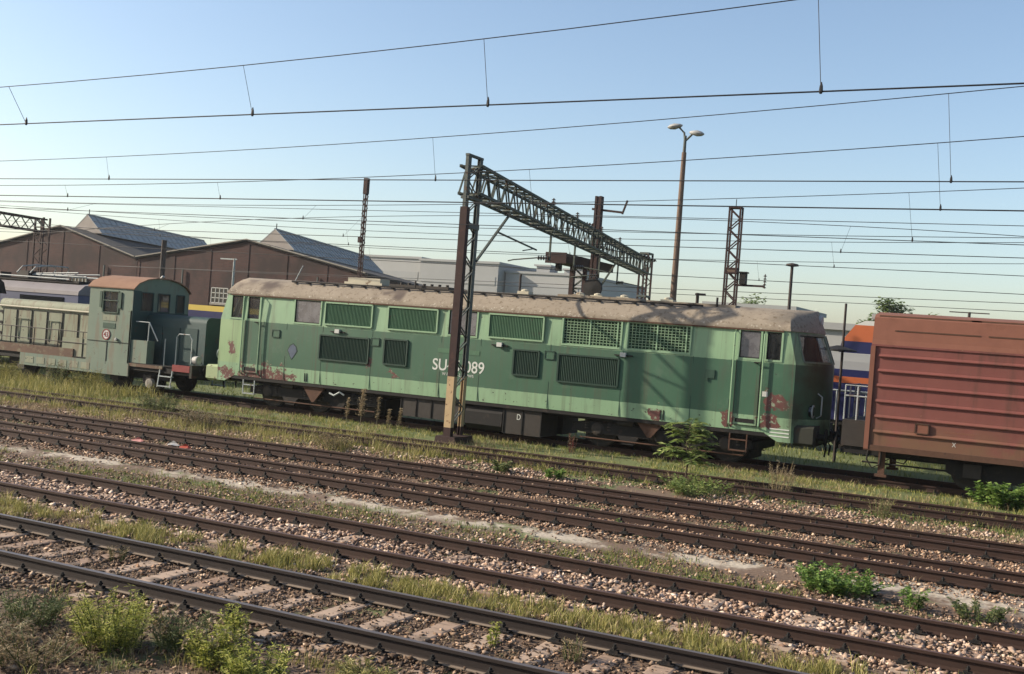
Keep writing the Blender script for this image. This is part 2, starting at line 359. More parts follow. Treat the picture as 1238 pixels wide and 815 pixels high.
def make_ground():
    ys = np.concatenate([[-700, -200, -60], np.linspace(-10, 4, 8), np.arange(4.5, 34, .25), [36, 40, 50, 70, 110, 200, 400, 800]])
    xs = np.concatenate([[-900, -400, -200, -100, -60], np.arange(-50, 14, .5), [20, 40, 90, 200, 500]])
    XX, YY = np.meshgrid(xs, ys, indexing='ij')
    near = (np.abs(YY - 18) < 16) & (XX > -52) & (XX < 15)
    ZZ = gz(YY) + np.where(near, (fbm(XX, YY, .9, 3) - .5) * .05, 0) - .012
    V = np.stack([XX, YY, ZZ], -1).reshape(-1, 3); ny = len(ys)
    i, j = np.meshgrid(np.arange(len(xs)-1), np.arange(ny-1), indexing='ij'); a = (i*ny+j).ravel()
    F = np.concatenate([np.stack([a, a+ny, a+ny+1], 1), np.stack([a, a+ny+1, a+1], 1)])
    me = np_mesh('ground', V, F, 'ground'); me.polygons.foreach_set('use_smooth', [True]*len(me.polygons))
    tag(link('ground', me), 'bare soil and gravel ground of the railway yard', 'ground', kind='structure')
make_ground()

RAILP = [(-.065,.030),(.065,.030),(.065,.040),(.012,.058),(.010,.140),(.035,.150),(.036,.180),(-.036,.180),(-.035,.150),(-.010,.140),(-.012,.058),(-.065,.040)]
rail2_me = MB().prism(RAILP, lambda a, b_, t: (t, a, b_), -75, 32).mesh('rail', 'rail_rusty')
rail_me = MB().prism(RAILP, lambda a, b_, t: (t, a, b_), -75, 32).mesh('rail', 'rail_steel')
top_me = MB().box(-75, 32, -.030, .030, .1802, .1816).mesh('running_surface', 'rail_top')
top2_me = MB().box(-75, 32, -.030, .030, .1802, .1816).mesh('running_surface', 'rail_top_rusty')
def sleeper_mesh(mat):
    p = [(-.12, -.12), (.12, -.12), (.12, .022), (.10, .030), (-.10, .030), (-.12, .022)]
    return MB().prism(p, lambda a, b_, t: (a, t, b_), -1.25, 1.25).mesh('sleeper', mat)
SL = {m: sleeper_mesh(m) for m in ('sleeper_pale', 'sleeper_brown')}
def chair_mb(x=0, y=0):
    m = MB().box(x-.085, x+.085, y-.15, y+.15, .029, .042)
    for s in (-1, 1):
        m.box(x-.045, x+.045, y+s*.10-.03, y+s*.10+.03, .042, .068)
        m.cyl((x, y+s*.105, .068), (x, y+s*.105, .125), .016, n=6); m.cyl((x, y+s*.105, .085), (x, y+s*.105, .102), .028, n=6)
    return m
chair_me = chair_mb().mesh('rail_chair', 'dark_iron')
TRACKS = [ # Yc, slope, x0, x1, sleeper material, chairs singly, top, label
 (10.00, .0064, -17, 5, 'sleeper_pale', True, top_me, 'nearest railway track with worn shiny rail heads and pale sleepers'),
 (13.26, .0019, -21, 5, 'sleeper_pale', True, top2_me, 'second track from the viewer, rusty rails in pale stony ballast'),
 (17.72, -.0010, -27, 6, 'sleeper_brown', False, top2_me, 'third track from the viewer, rusty rails beside the sandy strip'),
 (20.64, .0160, -32, 6, 'sleeper_brown', False, top2_me, 'fourth track from the viewer, rusty rails before the weedy verge'),
 (24.85, .0150, -36, 7, 'sleeper_brown', False, top2_me, 'overgrown rusty track with rails half buried in grass before the mast'),
 (29.90, 0, -45, 10, 'sleeper_brown', False, top2_me, 'grassed-over track under the green locomotives and the red wagon'),
]
SINK = {10.00: -.014, 13.26: -.010, 17.72: -.10, 20.64: -.105, 24.85: -.09, 29.90: -.05}
CANT = {17.72: -.058, 20.64: -.060, 24.85: -.035}    # the old tracks lean towards the loco side
for (yc, kk, x0, x1, sm, single, tp, lab) in TRACKS:
    t = thing('railway_track', lab, 'railway track', (0, yc, .018 if yc in CANT else 0), math.atan(kk), 'tracks of the yard'); t.rotation_euler[0] = CANT.get(yc, 0)
    for s in (-1, 1):
        r_ = link('rail', rail_me if yc < 11 else rail2_me, t, (0, s*(.70 if 17 < yc < 21 else .7525), 0)); link('running_surface', tp, r_)
    n = int((x1 - x0) / .6); allc = MB()
    for i in range(n):
        x = x0 + i*.6 + random.uniform(-.03, .03)
        link('sleeper', SL[sm], t, (x, random.uniform(-.04, .04), random.uniform(-.012, .006)+SINK[yc]), (random.uniform(-.004, .004), 0, random.uniform(-.025, .025)))
        for s in (-1, 1):
            if single: link('rail_chair', chair_me, t, (x, s*.7525, 0))
            else: allc.add(*(lambda m: (m.v, m.f))(chair_mb(x, s*(.70 if yc < 21 else .7525))))
    if not single: tag(allc.build('rail_chairs', 'dark_iron', t), kind='stuff')

# ballast stones: jittered octahedra, one mesh per colour family
def stones(name, label, mat, regions, seed):
    r_ = np.random.default_rng(seed); P = []; Sz = []
    for (y0, y1, dens, s0, s1, keep, lift) in regions:
        area = (y1-y0) * (1.5*(y0+y1)/2 + 8); n = int(area*dens)
        y = r_.uniform(y0, y1, n); x = r_.uniform(-1.36*y-3, .14*y+4, n)
        m = keep(x, y, r_.random(n)); x, y = x[m], y[m]
        s = s0 + (s1-s0) * r_.random(len(x))**2.2
        P.append(np.stack([x, y, gz(y) + lift + .35*s + r_.uniform(-.012, .012, len(x))], 1)); Sz.append(s)
    P = np.concatenate(P); s = np.concatenate(Sz); n = len(P)
    base = np.array([[1,0,0],[-1,0,0],[0,1,0],[0,-1,0],[0,0,1],[0,0,-1]], float)
    V = base[None] * r_.uniform(.55, 1.15, (n, 6, 1)) + r_.normal(0, .32, (n, 6, 3)); V *= (np.array([1.0, .8, .6]) * s[:, None])[:, None, :]
    a = r_.uniform(0, 6.28, n); ca, sa = np.cos(a)[:, None], np.sin(a)[:, None]
    V = np.stack([V[..., 0]*ca - V[..., 1]*sa, V[..., 0]*sa + V[..., 1]*ca, V[..., 2]], -1) + P[:, None, :]
    F = np.array([[0,2,4],[2,1,4],[1,3,4],[3,0,4],[2,0,5],[1,2,5],[3,1,5],[0,3,5]])
    F = (F[None] + (np.arange(n)*6)[:, None, None]).reshape(-1, 3)
    tag(link(name, np_mesh(name, V.reshape(-1, 3), F, mat)), label, 'ballast', kind='stuff')
yes = lambda x, y, r_: np.ones(len(x), bool)
pat = lambda th, sc=.8, sd=5: (lambda x, y, r_: fbm(x, y, sc, sd) + (r_-.5)*.25 > th)
stones('ballast_stones', 'pale pinkish ballast stones around the second track', 'stone_pale',
       [(12.1, 14.5, 480, .013, .060, yes, 0), (14.4, 15.3, 120, .018, .05, pat(.45), 0), (21.7, 23.6, 130, .02, .06, pat(.46), 0), (11.4, 12.2, 90, .018, .05, pat(.45), 0), (15.9, 17.0, 80, .015, .045, pat(.52), 0)], 1)
stones('ballast_stones', 'brown ballast stones along the third and fourth tracks', 'stone_brown',
       [(16.4, 21.9, 330, .012, .048, yes, .004), (12.1, 14.5, 90, .018, .055, yes, .004), (14.4, 15.8, 190, .012, .045, yes, 0), (21.7, 25.2, 120, .018, .055, pat(.36), 0), (4.5, 9.1, 80, .010, .04, pat(.4), 0), (11.0, 12.1, 130, .015, .045, yes, 0), (8.9, 11.2, 70, .014, .045, yes, 0)], 2)
stones('ballast_stones', 'dark oily ballast stones along the nearest track', 'stone_dark',
       [(9.1, 10.9, 420, .012, .040, yes, -.004), (9.1, 10.9, 60, .012, .035, pat(.52, 1.3, 77), .018), (8.5, 9.2, 330, .014, .05, yes, .016), (10.8, 11.4, 330, .014, .05, yes, .016), (4.5, 8.6, 300, .008, .035, yes, 0)], 3)

# grass: many thin bent blades, one mesh per kind
def blades(name, label, mat, regions, seed):
    r_ = np.random.default_rng(seed); P = []; H = []; Wd = []
    for (y0, y1, x0, x1, tufts, per, h0, h1, spread, wid, keep) in regions:
        ty = r_.uniform(y0, y1, tufts); lo = -1.36*ty-3 if x0 is None else np.full(tufts, x0); hi = .14*ty+4 if x1 is None else np.full(tufts, x1)
        tx = lo + (hi-lo)*r_.random(tufts); m = keep(tx, ty, r_.random(tufts)); tx, ty = tx[m], ty[m]; nt_ = len(tx)
        x = np.repeat(tx, per) + r_.normal(0, spread, nt_*per); y = np.repeat(ty, per) + r_.normal(0, spread, nt_*per)
        th = np.repeat(h0 + (h1-h0)*r_.random(nt_)**1.6, per)
        P.append(np.stack([x, y, gz(y)-.01], 1)); H.append(th*r_.uniform(.45, 1.1, nt_*per)); Wd.append(np.full(nt_*per, wid))
    P = np.concatenate(P); h = np.concatenate(H); wd = np.concatenate(Wd); n = len(P)
    a = r_.uniform(0, 6.28, n); b_ = r_.uniform(0, 6.28, n); lean = r_.uniform(.1, .75, n)*h
    sd = np.stack([np.cos(a), np.sin(a), np.zeros(n)], 1)*wd[:, None]*.5; ld = np.stack([np.cos(b_), np.sin(b_), np.zeros(n)], 1)*lean[:, None]
    up = np.zeros((n, 3)); up[:, 2] = h
    V = np.stack([P-sd, P+sd, P+up*.6+ld*.35-sd*.8, P+up*.6+ld*.35+sd*.8, P+up*.95+ld], 1)
    F = np.array([[0,1,3],[0,3,2],[2,3,4]]); F = (F[None] + (np.arange(n)*5)[:, None, None]).reshape(-1, 3)
    tag(link(name, np_mesh(name, V.reshape(-1, 3), F, mat)), label, 'grass', kind='stuff')
blades('grass', 'lush yellow-green grass strip before the green locomotive', 'grass_green',
       [(25.3, 28.6, None, None, 4200, 9, .03, .14, .07, .013, pat(.43, .6, 91)), (28.6, 31.4, None, None, 1800, 7, .04, .14, .08, .014, yes), (31.4, 40, None, None, 2500, 6, .08, .3, .12, .018, yes),
        (14.3, 16.1, None, None, 4200, 10, .02, .12, .07, .009, pat(.46, .55, 9)), (23.4, 25.4, None, None, 2200, 8, .06, .22, .07, .012, pat(.47, .5, 21)), (12.0, 13.2, None, None, 90, 8, .04, .14, .04, .008, pat(.58))], 4)
blades('grass', 'tufts of yellow grass between the nearest two tracks', 'grass_yellow',
       [(11.15, 12.0, None, None, 1500, 34, .05, .25, .045, .009, pat(.44, .9, 31)), (25.3, 28.3, None, None, 2600, 8, .04, .18, .08, .012, pat(.36, .6, 92)), (23.5, 25.4, None, -9, 1500, 12, .08, .26, .09, .011, pat(.44, .35, 61)), (25.6, 29, -45, -27, 900, 14, .2, .6, .12, .014, yes),
        (21.6, 25.2, None, -13, 1300, 14, .10, .42, .10, .010, pat(.42, .5, 8)), (4.6, 8.7, None, None, 800, 16, .04, .2, .05, .007, pat(.47, .9, 12))], 5)
blades('grass', 'dry straw-coloured weeds in the gravel verge', 'grass_dry',
       [(21.4, 25.2, None, None, 2600, 12, .05, .30, .09, .009, pat(.46, .45, 41)), (4.6, 8.8, None, None, 1500, 16, .03, .16, .07, .006, pat(.40, .9, 15)), (14.2, 15.8, None, None, 250, 10, .03, .12, .06, .007, pat(.55, .6, 17)), (25.3, 28.4, None, None, 1500, 10, .05, .22, .09, .011, pat(.46, .5, 55)), (11.1, 12.1, None, None, 500, 18, .04, .16, .06, .007, pat(.45, .8, 95)), (16.0, 23.0, None, None, 350, 9, .03, .12, .06, .007, pat(.5, .6, 97)), (9.2, 10.8, None, None, 60, 10, .04, .14, .05, .006, yes)], 6)
# ---------------------------------------------------------------- the big green diesel locomotive
L = thing('diesel_locomotive', 'long two-tone green diesel locomotive with tan roof, number SU45-089', 'locomotive', (-15.14, 29.9, 0))
ZR = [1.10, 1.50, 2.88, 2.96, 3.66, 3.72]; YS = [1.45, 1.47, 1.47, 1.465, 1.435, 1.43]
def xe(z): return 9.26 - .26*max(0, z-2.9)
def nose(z, t): return xe(z) + (.69 if z < 2.9 else .69 - .12*(z-2.9)) * (1-abs(t)**1.6)
OPEN = [(-8.84, -8.40, 'glass'), (-8.18, -7.72, 'glass'), (-6.33, -5.37, 'dirty_glass'), (-.80, .11, 'dirty_glass'),
        (2.83, 4.52, 'grille'), (4.74, 6.46, 'grille'), (7.80, 8.33, 'dirty_glass'), (8.50, 8.86, 'glass')]
TC = [-1, -.86, -.6, -.35, -.07, .07, .35, .6, .86, 1]
m = MB()
brk = sorted({v for o in OPEN for v in o[:2]})
for s in (-1, 1):
    for i in range(5):
        z0, z1, y0, y1 = ZR[i], ZR[i+1], YS[i]*s, YS[i+1]*s
        xs0 = [-xe(z0)] + brk + [xe(z0)]; xs1 = [-xe(z1)] + brk + [xe(z1)]
        for j in range(len(xs0)-1):
            mid = (xs0[j]+xs0[j+1])/2
            if i == 3 and any(a < mid < b_ for a, b_, _ in OPEN): continue
            m.add([(xs0[j], y0, z0), (xs0[j+1], y0, z0), (xs1[j+1], y1, z1), (xs1[j], y1, z1)], [(0, 1, 2, 3)])
for e in (-1, 1):
    for i in range(5):
        z0, z1 = ZR[i], ZR[i+1]
        for j in range(len(TC)-1):
            if i == 3 and j in (1, 2, 3, 5, 6, 7): continue
            m.add([(e*nose(z, t), t*yy, z) for z, t, yy in ((z0, TC[j], YS[i]), (z0, TC[j+1], YS[i]), (z1, TC[j+1], YS[i+1]), (z1, TC[j], YS[i+1]))], [(0, 1, 2, 3)])
def weld(me):
    import bmesh
    bm = bmesh.new(); bm.from_mesh(me); bmesh.ops.remove_doubles(bm, verts=bm.verts, dist=.0005); bmesh.ops.recalc_face_normals(bm, faces=bm.faces); bm.to_mesh(me); bm.free(); return me
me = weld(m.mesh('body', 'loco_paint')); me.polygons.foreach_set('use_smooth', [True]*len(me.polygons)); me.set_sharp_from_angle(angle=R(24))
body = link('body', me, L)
# roof
RP = [(1.47, 3.715), (1.47, 3.77), (1.40, 3.87), (1.18, 4.07), (.9, 4.21), (.45, 4.29), (0, 4.315)]
prof = [(-y, z) for y, z in RP] + [(y, z) for y, z in RP[-2::-1]]
m = MB(); nx = 24
XS = [i/nx*2-1 for i in range(nx+1)]
for a, b_ in zip(prof[:-1], prof[1:]):
    for j in range(nx):
        m.add([(XS[j]*(xe(a[1])+.03), a[0], a[1]), (XS[j+1]*(xe(a[1])+.03), a[0], a[1]), (XS[j+1]*(xe(b_[1])+.03), b_[0], b_[1]), (XS[j]*(xe(b_[1])+.03), b_[0], b_[1])], [(0, 1, 2, 3)])
for e in (-1, 1):
    for a, b_ in zip(RP[:-1], RP[1:]):
        for t0, t1 in zip(TC[:-1], TC[1:]):
            m.add([(e*(nose(z, t)+.03), t*yy, z) for (yy, z), t in ((a, t0), (a, t1), (b_, t1), (b_, t0))], [(0, 1, 2, 3)])
me = weld(m.mesh('roof', 'loco_roof')); me.polygons.foreach_set('use_smooth', [True]*len(me.polygons)); me.set_sharp_from_angle(angle=R(40))
roof = link('roof', me, L)
for s in (-1, 1):
    m = MB(); m.box(-6.9, 6.6, s*.98-.03, s*.98+.03, 4.22, 4.27)
    for i in range(26): m.box(-6.8+i*.52, -6.74+i*.52, s*.95-.16, s*.95+.13, 4.205, 4.222)
    m.build('walkway', 'dark_iron', roof)
MB().box(-5.2, -3.8, -.55, .1, 4.28, 4.36).box(-5.1, -3.9, -.5, .05, 4.36, 4.50).build('roof_hatch', 'cream', roof)
m = MB().box(-3.5, -1.4, -.6, .6, 4.26, 4.36)
for i in range(7): m.cyl((-3.2+i*.27, -.35, 4.36), (-3.2+i*.27, -.35, 4.43), .05, n=6)
m.build('exhaust_cover', 'iron_grey', roof)
MB().box(2.2, 4.7, -.62, .62, 4.25, 4.35).build('roof_fan_cover', 'loco_roof', roof)
MB().box(4.9, 7.4, -.70, .70, 4.22, 4.32).build('roof_fan_cover', 'loco_roof', roof)
for x in (1.0, 2.75, 3.3, 4.1, 5.4): MB().box(x-.18, x+.18, -.42, -.1, 4.29, 4.38).lathe((x, -.26, 4.38), [(.12, 0), (.12, .04), (.05, .07)], 10).build('roof_vent', 'cream', roof)
MB().tube([(-7.1, -.6, 4.22), (-6.8, -.6, 4.78)], .018, 5).build('aerial', 'pale_rail', roof)
for x in (-2.5, -.9, 6.9): MB().tube([(x, -.7, 4.22), (x, -.7, 4.5)], .03, 6).build('pipe_stub', 'iron_grey', roof)
m = MB()   # rain gutter
for s in (-1, 1): m.box(-8.9, 8.9, s*1.475-.012, s*1.475+.012, 3.675, 3.712)
m.build('gutter', 'rust', L)
# windows, grilles
for s in (-1, 1):
    for a, b_, kind in OPEN:
        if kind == 'grille':
            g = MB(); yy = s*1.43
            nx_, nz_ = 17, 9
            for i in range(nx_+1): x = a+(b_-a)*i/nx_; g.beam((x, yy, 2.965), (x, yy, 3.655), .016 if i % 8 else .04)
            for i in range(nz_+1): z = 2.97+(3.65-2.97)*i/nz_; g.beam((a, yy, z), (b_, yy, z), .016)
            w_ = tag(g.build('radiator_grille', 'light_green', L), 'square wire grille over the radiator')
            g = MB()
            for i in range(14): z = 2.98+i*.05; g.beam((a-.03, s*1.27, z), (b_+.03, s*1.27, z), .075, .012, up=(0, .5*s, 1))
            g.build('radiator_slat', 'louvre_green', w_)
            MB().box(a-.1, b_+.1, s*1.12-.01, s*1.12+.01, 2.85, 3.69).build('radiator_core', 'dark_iron', w_)
        else:
            w_ = MB().box(a+.002, b_-.002, s*1.432-.006, s*1.432+.006, 2.962, 3.658).build('window', kind, L)
        fr = MB(); y0, y1 = s*1.462, s*1.446
        for p0, p1 in (((a-.025, y0, 2.935), (b_+.025, y0, 2.935)), ((a-.025, y1, 3.685), (b_+.025, y1, 3.685)), ((a-.025, y0, 2.91), (a-.025, y1, 3.70)), ((b_+.025, y0, 2.91), (b_+.025, y1, 3.70))): fr.beam(p0, p1, .05, .05)
        fr.build('frame', 'light_green', w_)
        if kind != 'grille':
            rb = MB()
            for p0, p1 in (((a, s*1.437, 2.975), (b_, s*1.437, 2.975)), ((a, s*1.437, 3.645), (b_, s*1.437, 3.645)), ((a+.012, s*1.437, 2.965), (a+.012, s*1.437, 3.655)), ((b_-.012, s*1.437, 2.965), (b_-.012, s*1.437, 3.655))): rb.beam(p0, p1, .024)
            rb.build('rubber_seal', 'dark_iron', w_)
for e in (-1, 1):
    for s in (-1, 1):
        ts = [.09, .35, .6, .84]; g = MB(); fr = MB(); pts = []
        for t in ts:
            pts.append([(e*(nose(z, t)-.03), s*t*yy, z) for z, yy in ((2.962, 1.465), (3.658, 1.435))])
        for p, q in zip(pts[:-1], pts[1:]): g.add([p[0], q[0], q[1], p[1]], [(0, 1, 2, 3)]); g.add([(v[0]-e*.01, v[1], v[2]) for v in (p[0], q[0], q[1], p[1])], [(3, 2, 1, 0)])
        w_ = g.build('windscreen', 'glass', L)
        for k_ in (0, 1):
            for p, q in zip(pts[:-1], pts[1:]): fr.beam(Vector(p[k_])+Vector((e*.03, 0, 0)), Vector(q[k_])+Vector((e*.03, 0, 0)), .045)
        for p in (pts[0], pts[-1]): fr.beam(Vector(p[0])+Vector((e*.03, 0, 0)), Vector(p[1])+Vector((e*.03, 0, 0)), .045)
        fr.build('frame', 'shunter_paint', w_)
# inside: bulkheads, floor, desks
MB().box(-7.55, -7.5, -1.40, 1.40, 1.15, 3.70).box(7.5, 7.55, -1.40, 1.40, 1.15, 3.70).box(-9.0, 9.0, -1.40, 1.40, 1.12, 1.16).build('bulkhead', 'interior', L)
MB().box(-6.9, -1.2, -.62, .62, 1.16, 3.3).box(-.9, 2.2, -.65, .65, 1.16, 2.9).build('engine', 'iron_grey', L)
for e in (-1, 1):
    MB().box(e*8.55-.18, e*8.55+.18, -1.2, 1.2, 1.16, 2.45).box(e*8.0-.22, e*8.0+.22, .3, .8, 2.2, 2.6).build('driving_desk', 'interior', L)
# louvred panels
def louvre(x0, x1, z0, z1, ms, mf, n, s=-1):
    y = s*1.47; p = MB(); f = MB()
    for i in range(n):
        x = x0+(x1-x0)*(i+.5)/n; d = (x1-x0)/n
        p.add([(x-d*.5, y+s*.004, z0), (x+d*.1, y+s*.028, z0), (x+d*.5, y+s*.004, z0), (x-d*.5, y+s*.004, z1), (x+d*.1, y+s*.028, z1), (x+d*.5, y+s*.004, z1)], [(0,1,4,3), (1,2,5,4), (0,2,1), (3,4,5)])
    o = p.build('louvre', ms, L)
    for a, b_ in (((x0, z0), (x1, z0)), ((x1, z0), (x1, z1)), ((x1, z1), (x0, z1)), ((x0, z1), (x0, z0))):
        f.beam((a[0], y+s*.022, a[1]), (b_[0], y+s*.022, b_[1]), .05, .045)
    f.build('frame', mf, o)
for s in (-1, 1):
    for x0, x1 in ((-5.17, -3.45), (-2.88, -1.18), (.52, 2.24)): louvre(x0, x1, 2.97, 3.64, 'louvre_green', 'light_green', 34, s)
    louvre(-5.29, -3.50, 1.88, 2.63, 'louvre_dark', 'louvre_dark', 34, s); louvre(-2.94, -2.14, 1.92, 2.67, 'louvre_dark', 'louvre_dark', 15, s)
    louvre(1.38, 2.16, 1.97, 2.68, 'louvre_dark', 'louvre_dark', 15, s); louvre(2.76, 4.54, 1.90, 2.66, 'louvre_dark', 'louvre_dark', 34, s)
# small hatches, flaps, lugs
for x, z in ((-3.28, 2.555), (2.48, 2.60), (-7.0, 2.55)):
    h_ = MB().box(x-.13, x+.13, -1.485, -1.468, z-.10, z+.10).build('hatch', 'loco_paint', L)
    fr = MB()
    for a, b_ in (((-.14, -.11), (.14, -.11)), ((.14, -.11), (.14, .11)), ((.14, .11), (-.14, .11)), ((-.14, .11), (-.14, -.11))): fr.beam((x+a[0], -1.485, z+a[1]), (x+b_[0], -1.485, z+b_[1]), .025)
    fr.build('rim', 'dark_green', h_)
MB().box(6.95, 7.2, -1.50, -1.468, 2.36, 2.58).box(6.98, 7.03, -1.51, -1.49, 2.28, 2.37).build('open_flap', 'dark_green', L)
for x in (-4.65, .92, 4.66):
    MB().box(x-.08, x+.08, -1.56, -1.468, 2.72, 2.84).build('lug', 'white_paint', L); MB().beam((x-.26, -1.50, 2.76), (x+.26, -1.50, 2.76), .035).build('lug_bar', 'dark_iron', L)
# number, small inscription, faded strip, emblem
text_mesh('number_lettering', 'SU45-089', .33, 'letter_white', L, (-.39, -1.474, 1.90), (R(90), 0, 0), .92, .002, .004)
text_mesh('inscription', 'W 81 t  60-2 ZS-PW5', .085, 'letter_white', L, (-.38, -1.474, 1.76), (R(90), 0, 0), .95, .002)
MB().box(-1.10, .28, -1.478, -1.468, 2.41, 2.54).build('painted_strip', 'louvre_green', L)
MB().prism([(-.17, .01), (-.08, -.15), (-.01, -.25), (.07, -.14), (.16, .0), (.12, .13), (.02, .21), (-.10, .15)], lambda a, b_, t: (-6.32+a, t, 2.05+b_), -1.478, -1.468).build('emblem', 'emblem_blue', L)
MB().prism([(-.20, .01), (-.10, -.17), (-.01, -.29), (.09, -.16), (.20, .0), (.14, .16), (.02, .25), (-.12, .18)], lambda a, b_, t: (-6.32+a, t, 2.05+b_), -1.474, -1.468).build('emblem_border', 'louvre_dark', L)
MB().box(8.47, 8.61, -1.478, -1.468, 2.01, 2.14).build('white_plate', 'white_paint', L)
m = MB()
for x in (-7.5, -6.6, -5.22, -3.4, -1.0, .30, 2.5, 4.63, 6.6, 7.62):
    for z0, z1 in ((1.12, 1.86), (2.70, 2.90)): m.box(x-.006, x+.006, -1.474, -1.46, z0, z1)
m.build('weld_seam', 'dark_green', L)
# cab doors and handrails
for s in (-1, 1):
    for x0, x1 in ((-8.24, -7.66), (7.74, 8.39)):
        d = MB().box(x0, x1, s*1.482-.006, s*1.482+.006, 1.24, 2.90).build('door', 'loco_paint', L)
        m = MB()
        for x in (x0+.012, x1-.012): m.beam((x, s*1.489, 1.22), (x, s*1.489, 2.9), .014)
        m.beam((x0, s*1.489, 1.235), (x1, s*1.489, 1.235), .014); m.build('door_gap', 'dark_iron', d)
        MB().tube([(x1-.16, s*1.49, 2.86), (x1-.16, s*1.55, 2.86), (x1-.02, s*1.55, 2.86)], .02, 6).build('handle', 'dark_iron', d)
        MB().box(x0+.08, x1-.08, s*1.478-.02, s*1.478+.02, 1.30, 1.40).build('foot_recess', 'dark_iron', d)
        for x in (x0-.06, x1+.06):
            MB().tube([(x, s*1.46, 3.68), (x, s*1.55, 3.60), (x, s*1.55, 1.25), (x, s*1.46, 1.18)], .022, 6).build('handrail', 'light_green', L)
    for x in (7.70, -8.20):
        m = MB(); y = s*1.42
        for xx in (x, x+.45): m.beam((xx, y, 1.12), (xx, y, .54), .03)
        for z in (.56, .84): m.beam((x, y, z), (x+.45, y, z), .03, .03); m.box(x, x+.45, min(y, y-s*.14), max(y, y-s*.14), z-.01, z+.012)
        m.build('step', 'pale_rail' if x < 0 else 'rust', L)
# sill and nose skirts, buffer beams, buffers
MB().box(-8.7, 8.7, -1.44, -1.40, 1.00, 1.098).box(-8.7, 8.7, 1.40, 1.44, 1.00, 1.098).box(-9.0, 9.0, -1.2, 1.2, .92, 1.098).build('underframe', 'dark_iron', L)
for e in (-1, 1):
    pl = [(8.60, -1.452), (8.95, -1.455)] + [(nose(1.2, t)+.004, t*1.455) for t in TC] + [(8.95, 1.455), (8.60, 1.452)]
    m = MB()
    for i, (p, q) in enumerate(zip(pl[:-1], pl[1:])):
        za = 1.08 if i == 0 else .90; zb = 1.08 if i == len(pl)-2 else .90
        m.add([(e*p[0], p[1], za), (e*q[0], q[1], zb), (e*q[0], q[1], 1.115), (e*p[0], p[1], 1.115)], [(0, 1, 2, 3)])
        m.add([(e*(p[0]-.03), p[1]*.98, za), (e*(q[0]-.03), q[1]*.98, zb), (e*(q[0]-.03), q[1]*.98, 1.115), (e*(p[0]-.03), p[1]*.98, 1.115)], [(3, 2, 1, 0)])
    m.build('nose_skirt', 'loco_paint', L)
    x0, x1 = sorted((e*9.30, e*9.80))
    MB().prism([(-1.38, .92), (-1.25, .84), (1.25, .84), (1.38, .92), (1.38, 1.30), (1.30, 1.36), (-1.30, 1.36), (-1.38, 1.30)], lambda a, b_, t: (t, a, b_), x0, x1).build('buffer_beam', 'lime_pale' if e < 0 else 'dark_olive', L)  # right-hand beam takes a darker colour that paints in its shade
    for s in (-1, 1):
        MB().lathe((e*9.79, s*.875, 1.08), [(.15, 0), (.13, e*.05), (.085, e*.06), (.085, e*.22), (.23, e*.225), (.235, e*.25), (.16, e*.262)], 18, 'X').build('buffer', 'dark_iron', L)
        MB().lathe((e*nose(2.2, .62), s*.9, 1.72), [(.15, -e*.05), (.15, e*.03), (.12, e*.045), (.02, e*.03)], 16, 'X').build('headlamp', 'dark_glass', L)
        MB().lathe((e*nose(2.2, .62), s*.9, 1.72), [(.165, e*.02), (.175, e*.05), (.145, e*.06), (.14, e*.03)], 18, 'X').build('lamp_ring', 'pale_rail', L)
        MB().tube([(e*9.80, s*.3, 1.0), (e*9.95, s*.32, .8), (e*9.92, s*.3, .55)], .025, 6).build('brake_hose', 'dark_iron', L)
    MB().lathe((e*(nose(4.0, 0)-.02), 0, 4.05), [(.15, -e*.22), (.16, e*.04), (.13, e*.06), (.02, e*.04)], 16, 'X').build('headlamp', 'lamp_white', L)
    MB().tube([(e*nose(1.9, .5), -.72, 1.55), (e*(nose(1.9, .5)+.12), -.75, 1.62), (e*(nose(1.9, .5)+.12), -.75, 2.1), (e*nose(1.9, .5), -.72, 2.18)], .02, 6).build('grab_rail', 'pale_rail', L)
    MB().box(e*9.95-.15, e*9.95+.15, -.05, .05, .98, 1.1).build('draw_hook', 'dark_iron', L)
m = MB()
for i in range(3): m.box(8.72, 9.22, -1.464, -1.457, 1.02+i*.09, 1.05+i*.09)
m.build('stencil_lines', 'letter_white', L)
# underfloor boxes
def uboxp(name, x0, x1, z0, z1, ribs):
    o = MB().box(x0, x1, -1.36, -.2, z0, z1).box(x0, x1, .2, 1.36, z0, z1).build(name, 'iron_grey', L)
    m = MB()
    for i in range(ribs+1): x = x0+(x1-x0)*i/ribs; m.box(x-.015, x+.015, -1.385, -1.36, z0+.02, z1-.01)
    m.box(x0, x1, -1.38, -1.36, z1-.05, z1-.01); m.build('rib', 'dark_iron', o); return o
uboxp('battery_box', -2.28, -.2, .44, 1.05, 4)
MB().prism([(-1.3, .95), (-1.38, .8), (-1.38, .45), (-1.2, .30), (1.2, .30), (1.38, .45), (1.38, .8), (1.3, .95)], lambda a, b_, t: (t, a, b_), -.1, 1.1).build('fuel_tank', 'dark_iron', L)
uboxp('equipment_box', 1.15, 2.32, .28, 1.02, 2)
text_mesh('box_letter', 'D', .16, 'letter_white', L, (1.62, -1.366, .70), (R(90), 0, 0), .8, .002)
